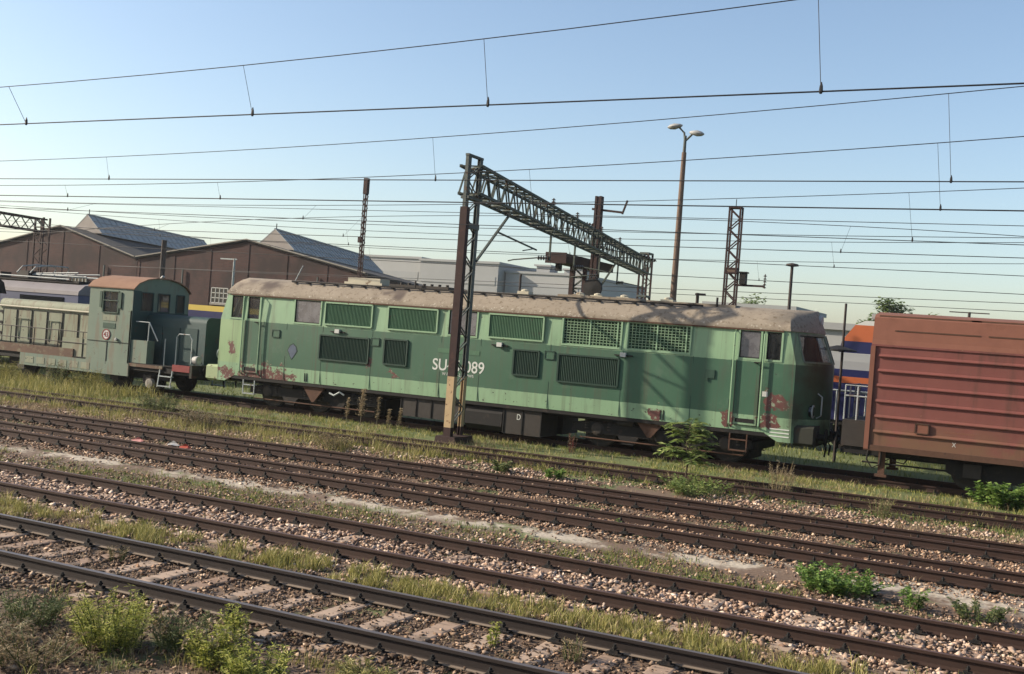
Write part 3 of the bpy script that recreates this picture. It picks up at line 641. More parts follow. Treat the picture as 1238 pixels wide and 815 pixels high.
# bogies
for c_ in (-5.62, 5.74):
    m = MB()
    for s in (-1, 1):
        m.prism([(-2.5, .62), (-2.3, .56), (2.3, .56), (2.5, .62), (2.5, .80), (2.2, .86), (-2.2, .86), (-2.5, .80)], lambda a, b_, t: (c_+a, t, b_), s*1.08-.06, s*1.08+.06)
        for dx in (-.9, .9): m.prism([(-.30, .56), (-.16, .34), (.16, .34), (.30, .56)], lambda a, b_, t: (c_+dx+a, t, b_), s*1.10-.05, s*1.10+.05)
    for dx in (-2.5, -.9, .9, 2.5): m.box(c_+dx-.1, c_+dx+.1, -1.02, 1.02, .58, .8)
    m.box(c_-2.35, c_+2.35, -.62, .62, .30, .98)
    B = m.build('bogie', 'dark_iron', L)
    for dx in (-1.8, 0, 1.8):
        wm = MB()
        for s in (-1, 1):
            wm.lathe((c_+dx, s*.75, .68), [(.06, -.08), (.40, -.06), (.45, -.07), (.50, -.065), (.50, .045), (.53, .05), (.53, .075), (.40, .075), (.30, .03), (.08, .08)][::s], 26, 'Y')
        wm.cyl((c_+dx, -.75, .68), (c_+dx, .75, .68), .09); wm.build('wheelset', 'wheel_steel', B)
        for s in (-1, 1):
            MB().lathe((c_+dx, s*1.06, .68), [(.19, -.05), (.19, .08*1), (.13, .11), (.03, .12)] if s > 0 else [(.03, -.12), (.13, -.11), (.19, -.08), (.19, .05)], 12, 'Y').build('axle_box', 'iron_grey', B)
            for q in (-.33, .33):
                g = MB()
                for i in range(5): g.cyl((c_+dx+q, s*1.10, .66+i*.075), (c_+dx+q, s*1.10, .70+i*.075), .075, n=8)
                g.build('spring', 'iron_grey', B)
    for s in (-1, 1):
        MB().cyl((c_-1.2, s*1.17, .93), (c_-.75, s*1.17, .93), .09).build('brake_cylinder', 'iron_grey', B); MB().tube([(c_-2.3, s*1.16, .42), (c_+2.3, s*1.16, .42)], .022, 6).build('brake_rod', 'rust', B)
MB().prism([(-.42, 1.0), (.42, 1.0), (.04, .52), (-.04, .52)], lambda a, b_, t: (-5.5+a, t, b_), -1.36, -1.30).build('jacking_bracket', 'rust', L)
MB().prism([(-.36, 1.0), (.36, 1.0), (.05, .62), (-.05, .62)], lambda a, b_, t: (5.5+a, t, b_), -1.36, -1.30).build('jacking_bracket', 'rust', L)
for x in (-5.75, 5.85):
    for d in (-.04, .04): MB().box(x+d-.012, x+d+.012, -1.475, -1.45, 1.14, 1.40).build('jacking_slot', 'dark_iron', L)
MB().tube([(-4.9, -1.34, .86), (-4.7, -1.37, .80), (-4.5, -1.37, .92), (-4.35, -1.34, .84)], .03, 6).build('hanging_hook', 'pale_rail', L)
# ---------------------------------------------------------------- small shunting locomotive on the left
H = thing('shunting_locomotive', 'faded green shunting locomotive with rusty cab roof at the left', 'locomotive', (-29.4, 29.9, 0))
# local x: cab -0.95..1.0, long hood -6.0..-0.95, short hood 1.0..3.75
fr = MB().box(-6.1, 3.85, -1.30, 1.30, .90, 1.12).build('frame', 'dark_iron', H)
for s in (-1, 1):
    MB().box(-6.1, -1.6, s*1.34-.03, s*1.34+.03, 1.10, 1.40).build('running_board_edge', 'rust_brown', H)
    MB().box(-6.08, -.95, min(s*.92, s*1.36), max(s*.92, s*1.36), 1.121, 1.15).build('running_board', 'dark_iron', H)
    MB().box(-4.2, 1.05, s*1.345-.03, s*1.345+.03, .66, 1.098).build('skirt', 'shunter_paint', H)
    m = MB()
    for i in range(6): m.box(-3.9+i*.55, -3.5+i*.55, s*1.378-.006, s*1.378+.006, .75, .98)
    m.build('skirt_panel', 'hood_paint', H)
    MB().box(1.05, 2.55, s*1.33-.03, s*1.33+.03, 1.02, 1.12).build('running_board_edge', 'rust_brown', H)
    MB().box(1.0, 3.8, min(s*.92, s*1.34), max(s*.92, s*1.34), 1.121, 1.145).build('running_board', 'dark_iron', H)
    MB().box(1.02, 1.78, s*1.15-.17, s*1.15+.17, 1.15, 1.92).build('tool_box', 'shunter_paint', H)
    MB().box(-2.2, -.98, s*1.15-.17, s*1.15+.17, 1.15, 1.78).build('tool_box', 'hood_paint', H)
# long hood with rounded top edges
def hood(x0, x1, hw, z0, z1, mat, name):
    r_ = .22; pr = [(-hw, z0), (-hw, z1-r_)] + [(-hw+r_*(1-math.cos(a)), z1-r_+r_*math.sin(a)) for a in (R(30), R(60), R(90))]
    pr = pr + [(-y, z) for y, z in pr[::-1]]
    return MB().prism(pr, lambda a, b_, t: (t, a, b_), x0, x1).build(name, mat, H, smooth=True)
hd = hood(-6.0, -.955, .90, 1.12, 3.0, 'hood_paint', 'long_hood')
hs = hood(1.005, 3.70, .66, 1.12, 2.86, 'teal', 'short_hood')  # dark teal carries the shade beside the cab in its colour
for s in (-1, 1):
    for i in range(6):
        x = -5.75+i*.78
        d = MB().box(x, x+.70, s*.915-.012, s*.915+.012, 1.42, 2.62).build('hood_door', 'hood_paint', hd)
        g = MB()
        for a, b_ in (((x, 1.42), (x+.70, 1.42)), ((x+.70, 1.42), (x+.70, 2.62)), ((x+.70, 2.62), (x, 2.62)), ((x, 2.62), (x, 1.42))): g.beam((a[0], s*.925, a[1]), (b_[0], s*.925, b_[1]), .022)
        g.build('door_edge', 'dark_iron', d)
        if i in (1, 3): MB().tube([(x+.1, s*.94, 1.55), (x+.1, s*.96, 2.3), (x+.6, s*.96, 2.3), (x+.6, s*.94, 1.55)], .018, 5).build('pipe', 'shunter_paint', d)
    for i in range(3):
        x = 1.1+i*.78
        MB().box(x, x+.70, s*.67-.012, s*.67+.012, 1.3, 2.45).build('hood_door', 'teal', hs)
    MB().tube([(-6.0, s*.96, 2.72), (-1.0, s*.96, 2.72)], .035, 6).build('trim_strip', 'cream', hd)
    # handrails along the running board
    m = MB()
    for z in (1.62, 2.02): m.tube([(-6.1, s*1.33, z), (-1.0, s*1.33, z)], .016, 5)
    for i in range(5): m.tube([(-6.0+i*1.2, s*1.33, 1.14), (-6.0+i*1.2, s*1.33, 2.03)], .016, 5)
    m.build('handrail', 'iron_grey', H)
    m = MB().tube([(1.15, s*1.25, 2.55), (1.75, s*1.25, 2.55), (2.2, s*1.28, 1.95)], .02, 5).tube([(1.75, s*1.25, 2.55), (1.75, s*1.28, 1.15)], .02, 5).tube([(2.55, s*1.3, 1.1), (2.55, s*1.3, 2.05)], .02, 5)
    m.build('handrail', 'pale_rail', H)
    m = MB().tube([(3.05, s*1.3, 1.1), (3.05, s*1.3, 2.15), (3.15, s*1.3, 2.25), (3.6, s*1.3, 2.25), (3.72, s*1.3, 2.1), (3.72, s*1.3, 1.3)], .022, 5); m.build('handrail', 'pale_rail', H)
    m = MB()
    for x in (2.45, 3.0): m.beam((x, s*1.33, 1.1), (x-.06, s*1.36, .42), .035)
    for z in (.45, .78): m.box(2.42, 3.0, s*1.33-.06, s*1.33+.06, z, z+.03)
    m.build('step', 'pale_rail', H)
# vents on hood end
for z in (2.55, 2.2, 1.85): MB().box(-6.012, -5.99, -.55, .55, z-.08, z+.08).build('vent', 'dark_iron', hd)
for z in (2.5, 2.1, 1.72): MB().box(-5.93, -5.78, -.945, -.925, z-.05, z+.05).build('vent', 'dark_iron', hd)
# cab: walls with real openings
cab = MB(); cw = 1.36; AR = [(-1.36, 3.62), (-1.15, 3.82), (-.75, 3.98), (-.3, 4.06), (.3, 4.06), (.75, 3.98), (1.15, 3.82), (1.36, 3.62)]
def wallx(y0, y1, xs, wins, z0, z1, zw0, zw1):
    for a, b_ in zip(xs[:-1], xs[1:]):
        hole = any(p <= (a+b_)/2 <= q for p, q in wins)
        if hole: cab.box(a, b_, y0, y1, z0, zw0); cab.box(a, b_, y0, y1, zw1, z1)
        else: cab.box(a, b_, y0, y1, z0, z1)
for s in (-1, 1):
    wallx(*sorted((s*1.36, s*1.32)), [-.94, -.30, .36, .99], [(-.30, .36)], 1.0, 3.62, 2.80, 3.50)
for x0, x1 in ((-.98, -.94), (.99, 1.03)):
    ys = [-1.36, -.98, -.42, -.18, .38, .72, 1.12, 1.36]
    for a, b_ in zip(ys[:-1], ys[1:]):
        hole = (a, b_) in ((-.98, -.42), (-.18, .38), (.72, 1.12))
        if hole: cab.box(x0, x1, a, b_, 1.0, 2.92); cab.box(x0, x1, a, b_, 3.56, 3.62)
        else: cab.box(x0, x1, a, b_, 1.0, 3.62)
    cab.prism(AR, lambda a, b_, t: (t, a, b_), x0, x1)
CB = cab.build('cab', 'shunter_paint', H)
for s in (-1, 1):
    w_ = MB().box(-.30, .36, s*1.335-.006, s*1.335+.006, 2.80, 3.50).build('window', 'glass', CB)
    g = MB()
    for a, b_ in (((-.33, 2.78), (.39, 2.78)), ((.39, 2.78), (.39, 3.52)), ((.39, 3.52), (-.33, 3.52)), ((-.33, 3.52), (-.33, 2.78)), ((-.33, 3.2), (.39, 3.2))): g.beam((a[0], s*1.372, a[1]), (b_[0], s*1.372, b_[1]), .05, .03)
    g.build('frame', 'dark_green', w_)
    for x in (-.42, .48): MB().box(x-.05, x+.05, s*1.38-.02, s*1.38+.02, 2.95, 3.5).build('side_vane', 'dark_green', CB)
    MB().box(-.28, .34, s*1.365-.006, s*1.365+.006, 2.50, 2.70).build('plate', 'hood_paint', CB); MB().box(-.26, .32, s*1.365-.006, s*1.365+.006, 2.24, 2.42).build('plate', 'dark_green', CB)
    m = MB(); m.beam((-.94, s*1.366, 1.78), (1.0, s*1.366, 1.78), .02); m.beam((-.02, s*1.366, 1.0), (-.02, s*1.366, 1.78), .02); m.build('seam', 'dark_iron', CB)
for x in (-.96, 1.01):
    for a, b_ in ((-.98, -.42), (-.18, .38), (.72, 1.12)):
        w_ = MB().box(x-.005, x+.005, a, b_, 2.92, 3.56).build('window', 'glass', CB)
        g = MB()
        for p, q in (((a, 2.92), (b_, 2.92)), ((b_, 2.92), (b_, 3.56)), ((b_, 3.56), (a, 3.56)), ((a, 3.56), (a, 2.92))):
            sx = .025 if x > 0 else -.025
            g.beam((x+sx, p[0], p[1]), (x+sx, q[0], q[1]), .045, .03)
        g.build('frame', 'teal', w_)
MB().box(.96, 1.045, -1.36, 1.36, 1.0, 2.90).box(1.031, 1.047, -1.36, -1.0, 2.9, 3.6).build('cab_end_panel', 'teal', CB)  # darker teal over the cab paint, painting in the end wall's shade
rp = [(y*1.03, z+.045) for y, z in AR]; rp = rp + [(y, z-.035) for y, z in rp[::-1]]
MB().prism(rp, lambda a, b_, t: (t, a, b_), -1.06, 1.10).build('cab_roof', 'rust_orange', H, smooth=True)
MB().box(-.9, .95, -1.3, 1.3, 1.12, 1.16).box(.3, .8, -.8, .8, 1.16, 2.3).build('cab_interior', 'interior', H)
MB().tube([(1.0, -.1, 4.06), (1.12, -.1, 4.18)], .05, 8).build('horn', 'lamp_white', H)
# round number sign
o = MB().lathe((-.08, -1.366, 2.02), [(.19, 0), (.19, -.008), (.0, -.009)], 20, 'Y').build('number_sign', 'white_paint', H)
MB().lathe((-.08, -1.37, 2.02), [(.19, 0), (.19, -.01), (.15, -.011), (.15, 0)], 20, 'Y').build('sign_ring', 'red_paint', o)
text_mesh('sign_number', '43', .17, 'red_paint', o, (-.08, -1.381, 1.94), (R(90), 0, 0), .9, .001, .004)
MB().lathe((.42, -1.40, 1.88), [(.03, .04), (.06, .0), (.05, -.03), (.0, -.035)], 10, 'Y').build('marker_lamp', 'lamp_white', H)
# headlamps, red corner, buffers, wheels
for e, x in ((1, 3.74), (-1, -6.02)):
    for s in (-1, 1):
        MB().lathe((x+e*.02, s*1.05, 1.42), [(.12, -e*.14), (.15, e*.02), (.15, e*.07), (.12, e*.09), (.01, e*.06)], 14, 'X').build('headlamp', 'lamp_white', H)
        MB().lathe((x+e*.1, s*.875, 1.06), [(.14, 0), (.12, e*.04), (.08, e*.05), (.08, e*.22), (.22, e*.23), (.225, e*.25), (.15, e*.262)], 16, 'X').build('buffer', 'dark_iron', H)
    a, b_ = sorted((x, x+e*.10)); MB().box(a, b_, -1.36, 1.36, .82, 1.25).build('buffer_beam', 'dark_olive', H)
MB().box(2.98, 3.76, -1.36, -1.28, 1.0, 1.22).build('corner_plate', 'red_paint', H)
for x in (-4.4, -2.9, .2, 1.7):
    wm = MB()
    for s in (-1, 1): wm.lathe((x, s*.75, .61), [(.06, -.08), (.34, -.06), (.43, -.065), (.43, .045), (.46, .05), (.46, .075), (.34, .075), (.08, .08)][::s], 22, 'Y')
    wm.cyl((x, -.75, .61), (x, .75, .61), .08); wm.build('wheelset', 'wheel_steel', H)
    for s in (-1, 1): MB().box(x-.18, x+.18, s*1.02-.12, s*1.02+.12, .48, .76).build('axle_box', 'iron_grey', H)
MB().box(-5.2, 2.6, -.98, -.90, .62, .88).box(-5.2, 2.6, .90, .98, .62, .88).build('bogie_frame', 'dark_iron', H)
MB().lathe((1.95, -1.2, .50), [(.02, .05), (.16, .04), (.16, -.10), (.05, -.12)], 14, 'Y').build('air_reservoir', 'concrete', H)

# ---------------------------------------------------------------- rust-red covered wagon on the right
W = thing('freight_wagon', 'rust-red covered freight wagon with horizontal ribs at the right edge', 'wagon', (-4.07, 29.9, 0))
WL = 13.5; hw = 1.48
sb = MB().box(0, WL, -hw, hw, 1.07, 3.53).build('wagon_body', 'wagon_paint', W)
MB().prism([(-hw-.02, 3.53), (-hw+.02, 3.66), (-1.36, 4.20), (-1.22, 4.285), (-.5, 4.37), (.5, 4.37), (1.22, 4.285), (1.36, 4.20), (hw-.02, 3.66), (hw+.02, 3.53)], lambda a, b_, t: (t, a, b_), -.005, WL+.005).build('wagon_roof', 'wagon_rust', W)
for s in (-1, 1):
    for z in (3.28, 2.92, 2.555, 2.175, 1.80, 1.435):
        MB().prism([(hw-.005, -.045), (hw+.05, -.035), (hw+.055, -.015), (hw-.005, .04)], lambda a, b_, t: (t, s*a, z+b_), .18 if s < 0 else .2, WL-.2).build('rib', 'wagon_paint', sb)
    MB().box(-.008, WL, s*(hw+.012)-.02, s*(hw+.012)+.02, 3.50, 3.545).build('eaves_rail', 'wagon_paint', sb)
    MB().box(-.02, .09, s*(hw+.015)-.03, s*(hw+.015)+.03, .98, 3.50).build('corner_post', 'wagon_rust', sb)
    MB().box(-.02, WL, s*(hw-.01)-.04, s*(hw-.01)+.04, .95, 1.09).build('sole_bar', 'rust', sb)
    for x0, x1 in ((.5, 2.42), (2.6, 6.0), (6.2, 10), (10.2, 13)):
        y0 = hw-.045; MB().beam((x0, s*(y0-.03), 3.90), (x1, s*(y0-.03), 3.90), .05, .03).build('roof_seam', 'rust', sb)
        MB().beam((x0-.4, s*1.30, 4.245), (x1, s*1.30, 4.245), .04, .04).build('roof_seam', 'rust', sb)
o = MB().box(1.14, 1.44, -hw-.045, -hw-.012, 1.48, 1.71).build('card_holder', 'wagon_rust', W)
g = MB()
for a, b_ in (((1.14, 1.48), (1.44, 1.48)), ((1.44, 1.48), (1.44, 1.71)), ((1.44, 1.71), (1.14, 1.71)), ((1.14, 1.71), (1.14, 1.48))): g.beam((a[0], -hw-.05, a[1]), (b_[0], -hw-.05, b_[1]), .025)
g.build('rim', 'rust', o)
text_mesh('chalk_mark', 'X', .11, 'trash_white', W, (2.03, -hw-.004, 1.235), (R(90), 0, R(0)), .8, .002)
MB().box(1.8, 2.45, -hw-.003, -hw+.01, 1.545, 1.585).build('paint_smear', 'wagon_rust', W)
MB().box(-.14, .12, -.95, -.72, 4.16, 4.30).build('roof_end_plate', 'lamp_white', W)
# end platform with railing
MB().box(-.62, -.02, -1.15, 1.15, 1.58, 1.63).box(-.62, -.02, -1.16, -1.10, .98, 1.58).box(-.62, -.56, -1.15, 1.15, .95, 1.58).build('end_platform', 'iron_grey', W)
for y in (-1.12, 1.12):
    m = MB().tube([(-.60, y, 1.60), (-.60, y, 2.48), (-.02, y, 2.48)], .022, 6).tube([(-.60, y, 2.22), (-.02, y, 2.22)], .02, 6).tube([(-.30, y, 1.6), (-.30, y, 2.48)], .022, 6)
    m.build('railing', 'pale_rail', W)
m = MB().tube([(-.60, -1.12, 2.48), (-.60, 1.12, 2.48)], .022, 6).tube([(-.60, -1.12, 2.22), (-.60, 1.12, 2.22)], .02, 6)
for y in (-.4, .4): m.tube([(-.6, y, 1.6), (-.6, y, 2.48)], .022, 6)
m.build('railing', 'pale_rail', W)
MB().box(-.62, WL, -1.1, 1.1, .80, 1.06).build('underframe', 'dark_iron', W)
for s in (-1, 1):
    MB().lathe((-.62, s*.875, 1.06), [(.15, 0), (.13, -.04), (.085, -.05), (.085, -.12), (.22, -.125), (.225, -.15), (.15, -.162)], 16, 'X').build('buffer', 'dark_iron', W)
    MB().tube([(.05, s*1.1, .95), (.02, s*1.14, .70), (.16, s*1.16, .50), (.34, s*1.16, .60), (.36, s*1.14, .92)], .022, 6).build('brake_hose', 'dark_iron', W)
    MB().tube([(.55, s*1.15, .95), (.65, s*1.16, .72), (.9, s*1.16, .68), (1.1, s*1.15, .95)], .018, 6).build('pipe', 'dark_iron', W)
    MB().box(.30, .46, s*1.1-.03, s*1.1+.03, .34, .95).box(.24, .52, s*1.1-.1, s*1.1+.1, .30, .36).build('step', 'rust', W)
    MB().tube([(-.1, s*1.05, .62), (11, s*1.05, .62)], .025, 6).build('brake_rod', 'dark_iron', W)
for cx in (2.45, 4.25, 9.4, 11.2):
    wm = MB()
    for s in (-1, 1): wm.lathe((cx, s*.75, .67), [(.06, -.08), (.40, -.06), (.49, -.065), (.49, .045), (.52, .05), (.52, .075), (.40, .075), (.08, .08)][::s], 26, 'Y')
    wm.cyl((cx, -.75, .67), (cx, .75, .67), .08); wm.build('wheelset', 'wheel_steel', W)
    for s in (-1, 1): MB().box(cx-.2, cx+.2, s*1.05-.12, s*1.05+.12, .52, .84).prism([(-.5, .86), (0, .78), (.5, .86), (.5, .90), (0, .84), (-.5, .90)], lambda a, b_, t: (cx+a, t, b_), s*1.05-.05, s*1.05+.05).build('axle_box', 'iron_grey', W)
for cx in (3.35, 10.3):
    for s in (-1, 1): MB().prism([(-1.5, .60), (-1.2, .46), (1.2, .46), (1.5, .60), (1.5, .86), (.6, .90), (.3, .98), (-.3, .98), (-.6, .90), (-1.5, .86)], lambda a, b_, t: (cx+a, t, b_), s*1.02-.05, s*1.02+.05).build('bogie_frame', 'dark_iron', W)
# ---------------------------------------------------------------- overhead-line portal in front of the locomotive
def lace(m, a0, a1, b0, b1, n, r_=.02, cross=False):     # zig-zag bars between two chords
    a0, a1, b0, b1 = map(Vector, (a0, a1, b0, b1))
    for i in range(n):
        p, q = i/n, (i+1)/n
        s_, e_ = (a0.lerp(a1, p), b0.lerp(b1, q)) if i % 2 == 0 else (b0.lerp(b1, p), a0.lerp(a1, q))
        m.beam(s_, e_, r_)
        if cross: m.beam(a0.lerp(a1, p), b0.lerp(b1, p), r_)
G = thing('overhead_line_portal', 'brown lattice mast with long grey truss spanning over the tracks, cream band at foot', 'portal')
mx, my0, my1 = -14.42, 26.05, 26.85
MB().prism([(-.34, -.24), (.34, -.24), (.34, .24), (-.34, .24)], lambda a, b_, t: (mx+a*(1 if t < .1 else .85), my0+.42+(b_+.0)*(2.2 if t < .1 else 2.1), t), -.05, .26).build('plinth', 'mast_brown', G)
LEGS = ((my0, .21, .16), (my1, .10, .15))
for y, wx, wy in LEGS:
    nr = y == my0
    for z0, z1, mt in ((.26, .50, 'mast_brown'), (.50, 1.86, 'mast_band'), (1.86, 6.4, 'mast_brown' if nr else 'mast_grey'), (6.4, 7.78, 'mast_grey')):
        if z0 > 6: wx = .09
        m = MB().box(mx-wx/2, mx+wx/2, y-.012, y+.012, z0, z1); sg = 1 if nr else -1
        for sx in (-1, 1): m.box(mx+sx*(wx/2-.009)-.009, mx+sx*(wx/2-.009)+.009, *sorted((y+sg*.012, y+sg*wy)), z0, z1)
        m.build('mast_leg', mt, G)
for sx in (-.04, .04):
    m = MB(); lace(m, (mx+sx, my0+.05, .5), (mx+sx, my0+.05, 7.6), (mx+sx, my1-.04, .5), (mx+sx, my1-.04, 7.6), 15, .026); m.build('lacing', 'mast_grey', G)
m = MB()
m.box(mx-.055, mx+.055, my0-.02, my1+.02, 7.76, 7.82).box(mx-.08, mx+.08, my0, my1, 5.85, 6.0)
m.box(mx-.12, mx+.12, my0, my1, 6.62, 6.70); m.build('mast_head', 'mast_grey', G)
TA = Vector((-14.42, 26.3, 0)); TB = Vector((-20.2, 57.2, 0)); dv = (TB-TA).normalized(); nv = Vector((dv.y, -dv.x, 0))
zt, zb = 7.52, 6.78; hw_ = .30
for s in (-1, 1):
    for z in (zt, zb): MB().beam(TA+nv*s*hw_+Vector((0, 0, z)), TB+nv*s*hw_+Vector((0, 0, z)), .075).build('truss_chord', 'truss_grey', G)
    m = MB(); o_ = nv*s*hw_
    lace(m, TA+o_+Vector((0,0,zb)), TB+o_+Vector((0,0,zb)), TA+o_+Vector((0,0,zt)), TB+o_+Vector((0,0,zt)), 64, .04, False); m.build('truss_lacing', 'truss_grey', G)
for z in (zt, zb):
    m = MB(); lace(m, TA+nv*hw_+Vector((0,0,z)), TB+nv*hw_+Vector((0,0,z)), TA-nv*hw_+Vector((0,0,z)), TB-nv*hw_+Vector((0,0,z)), 56, .035, True); m.build('truss_lacing', 'truss_grey', G)
fx, fy = TB.x, TB.y
for sx in (-.22, .22):
    for sy in (-.4, .3): MB().beam((fx+sx, fy+sy, 0), (fx+sx, fy+sy, 7.9), .09).build('mast_leg', 'mast_brown', G)
m = MB()
for sy in (-.4, .3): lace(m, (fx-.22, fy+sy, .3), (fx-.22, fy+sy, 7.8), (fx+.22, fy+sy, .3), (fx+.22, fy+sy, 7.8), 16, .05)
for z in (4.9, 5.6, 7.9): m.box(fx-.26, fx+.26, fy-.45, fy+.35, z-.05, z+.05)
m.build('lacing', 'mast_grey', G)
# brace strut under the near end and drop arms with insulators
MB().beam((mx+.05, my1, 5.0), TA+dv*4.2+Vector((0, 0, zb)), .06).build('brace', 'truss_grey', G)
MB().tube([TA+dv*3.0+Vector((0, 0, 6.05)), TA+dv*7.6+Vector((0, 0, 5.95))], .03, 6).tube([TA+dv*7.2+Vector((0, 0, 5.95)), TA+dv*5.2+Vector((.2, 0, 5.72))], .02, 5).build('steady_arm', 'mast_grey', G)
def insul(a, b_, nm='insulator', par=None):
    a, b_ = Vector(a), Vector(b_); m = MB()
    for i in range(5): p = a.lerp(b_, (i+.2)/5); q = a.lerp(b_, (i+.55)/5); m.cyl(p, q, .085, .05, n=10)
    m.cyl(a, b_, .025, n=6); return m.build(nm, 'porcelain', par)
for dist, dx in ((9.5, -1.4), (13.5, 1.2), (18.5, -1.2), (23, 1.0)):
    p = TA+dv*dist; MB().beam(p+Vector((0, 0, zb)), p+Vector((0, 0, zb-1.05)), .06).build('drop_arm', 'truss_grey', G)
    e_ = p+Vector((dx*.35, 0, zb-.95)); insul(p+Vector((0, 0, zb-.95)), e_, par=G)
    MB().tube([e_, p+Vector((dx, 0, zb-1.05)), p+Vector((dx*1.15, 0, zb-1.1))], .025, 6).build('register_arm', 'truss_grey', G)
    insul(p+Vector((0, 0, zt+.02)), p+Vector((0, 0, zt+.42)), par=G)

# second portal far away on the left
G2 = thing('overhead_line_portal', 'distant dark portal frame before the brick sheds at the left edge', 'portal')
px_, py_ = -71.6, 62.0
for sx in (-.45, .45):
    for sy in (-.3, .3): MB().beam((px_+sx, py_+sy, 0), (px_+sx, py_+sy, 9.25), .12).build('mast_leg', 'mast_brown', G2)
m = MB()
for sy in (-.3, .3): lace(m, (px_-.45, py_+sy, .3), (px_-.45, py_+sy, 9.2), (px_+.45, py_+sy, .3), (px_+.45, py_+sy, 9.2), 12, .07, True)
m.build('lacing', 'mast_brown', G2)
A2 = Vector((px_, py_, 0)); B2 = Vector((-71.6+3.2, py_-24, 0)); d2 = (B2-A2).normalized(); n2_ = Vector((d2.y, -d2.x, 0))
for s in (-1, 1):
    for z in (9.1, 8.15): MB().beam(A2+n2_*s*.4+Vector((0,0,z)), B2+n2_*s*.4+Vector((0,0,z)), .13).build('truss_chord', 'mast_brown', G2)
    m = MB(); lace(m, A2+n2_*s*.4+Vector((0,0,8.15)), B2+n2_*s*.4+Vector((0,0,8.15)), A2+n2_*s*.4+Vector((0,0,9.1)), B2+n2_*s*.4+Vector((0,0,9.1)), 26, .06); m.build('truss_lacing', 'mast_grey', G2)

# yard lamp with two heads
LP = thing('yard_lamp', 'tall tapering yard lamp with two white heads above the locomotive roof', 'lamp', (-14.6, 45, 0))
MB().cyl((0, 0, 0), (0, 0, 11.2), .17, .10, 12).build('pole', 'pole_tan', LP)
MB().cyl((0, 0, 11.15), (0, 0, 11.9), .07, .06, 10).build('pole_head', 'mast_grey', LP)
for s, zz in ((-1, 12.25), (1, 11.95)):
    MB().tube([(0, 0, 11.6), (s*.06, 0, zz-.22), (s*.28, 0, zz)], .045, 7).build('arm', 'mast_grey', LP)
    h_ = MB(); n = 12; rows = [(-.34, .03, .03), (-.24, .13, .08), (0, .19, .13), (.18, .15, .10), (.30, .05, .03)]
    vs = []
    for xx, wy, wz in rows:
        for i in range(n): t = 2*math.pi*i/n; vs.append((s*(.5+xx), math.cos(t)*wy, zz+.05-.12*s*xx*s+math.sin(t)*wz))
    h_.add(vs, [(r_*n+i, r_*n+(i+1)%n, (r_+1)*n+(i+1)%n, (r_+1)*n+i) for r_ in range(4) for i in range(n)]+[tuple(range(n-1,-1,-1)), tuple(range(4*n, 5*n))])
    h_.build('lamp_head', 'lamp_white', LP, smooth=True)

# lattice tower with bracket
T = thing('lattice_tower', 'dark open lattice tower with side bracket right of the yard lamp', 'tower', (-13.55, 50, 0))
for sx in (-.25, .25):
    for sy in (-.2, .2): MB().beam((sx, sy, 0), (sx, sy, 9.55), .075).build('leg', 'mast_brown', T)
m = MB()
for sy in (-.2, .2): lace(m, (-.25, sy, .2), (-.25, sy, 9.5), (.25, sy, .2), (.25, sy, 9.5), 20, .05)
for z in (9.52, 6.75, 6.55): m.box(-.29, .29, -.24, .24, z, z+.07)
m.build('lacing', 'mast_brown', T); MB().box(-.27, .27, -.22, .22, 6.62, 6.76).build('cross_plate', 'pole_tan', T)
MB().tube([(-.02, 0, 9.58), (-.02, 0, 9.95)], .02, 5).build('spike', 'wire', T)
MB().beam((.25, 0, 6.05), (1.55, 0, 6.05), .09).build('bracket', 'mast_brown', T)
MB().box(.42, .70, -.18, .18, 6.1, 6.6).box(.36, .76, -.22, .22, 6.6, 6.66).build('transformer', 'dark_iron', T); insul((1.55, 0, 5.95), (1.55, 0, 6.6), par=T)
# brown mast with crossarm behind the locomotive
P = thing('line_mast', 'thick brown mast with crossarm standing amid the long truss', 'mast', (-18.25, 45, 0))
MB().box(-.15, -.05, -.15, .15, 0, 9.3).box(.05, .15, -.15, .15, 0, 9.3).box(-.06, .06, -.13, .13, 0, 9.29).build('pole', 'mast_brown', P)
MB().beam((-.3, 0, 8.75), (1.15, 0, 8.62), .09).beam((1.1, 0, 8.55), (1.3, 0, 9.15), .07).build('crossarm', 'mast_brown', P)
insul((-.2, 0, 8.05), (-.85, 0, 8.15), par=P); insul((.2, 0, 7.1), (.85, 0, 6.98), par=P); insul((2.2, 0, 6.8), (2.8, 0, 6.6), par=P)
MB().beam((.05, 0, 4.9), (1.25, 0, 6.9), .07).build('strut', 'truss_grey', P)
MB().lathe((.12, -.3, 5.3), [(.05, -.12), (.42, -.08), (.42, .08), (.05, .12)], 18, 'Y').build('tension_wheel', 'dark_iron', P)
MB().box(-.1, .16, -.42, -.16, 3.6, 4.9).build('tension_weight', 'concrete', P)
MB().tube([(.85, 0, 6.98), (2.2, 0, 6.8)], .02, 5).build('stay_wire', 'wire', P)
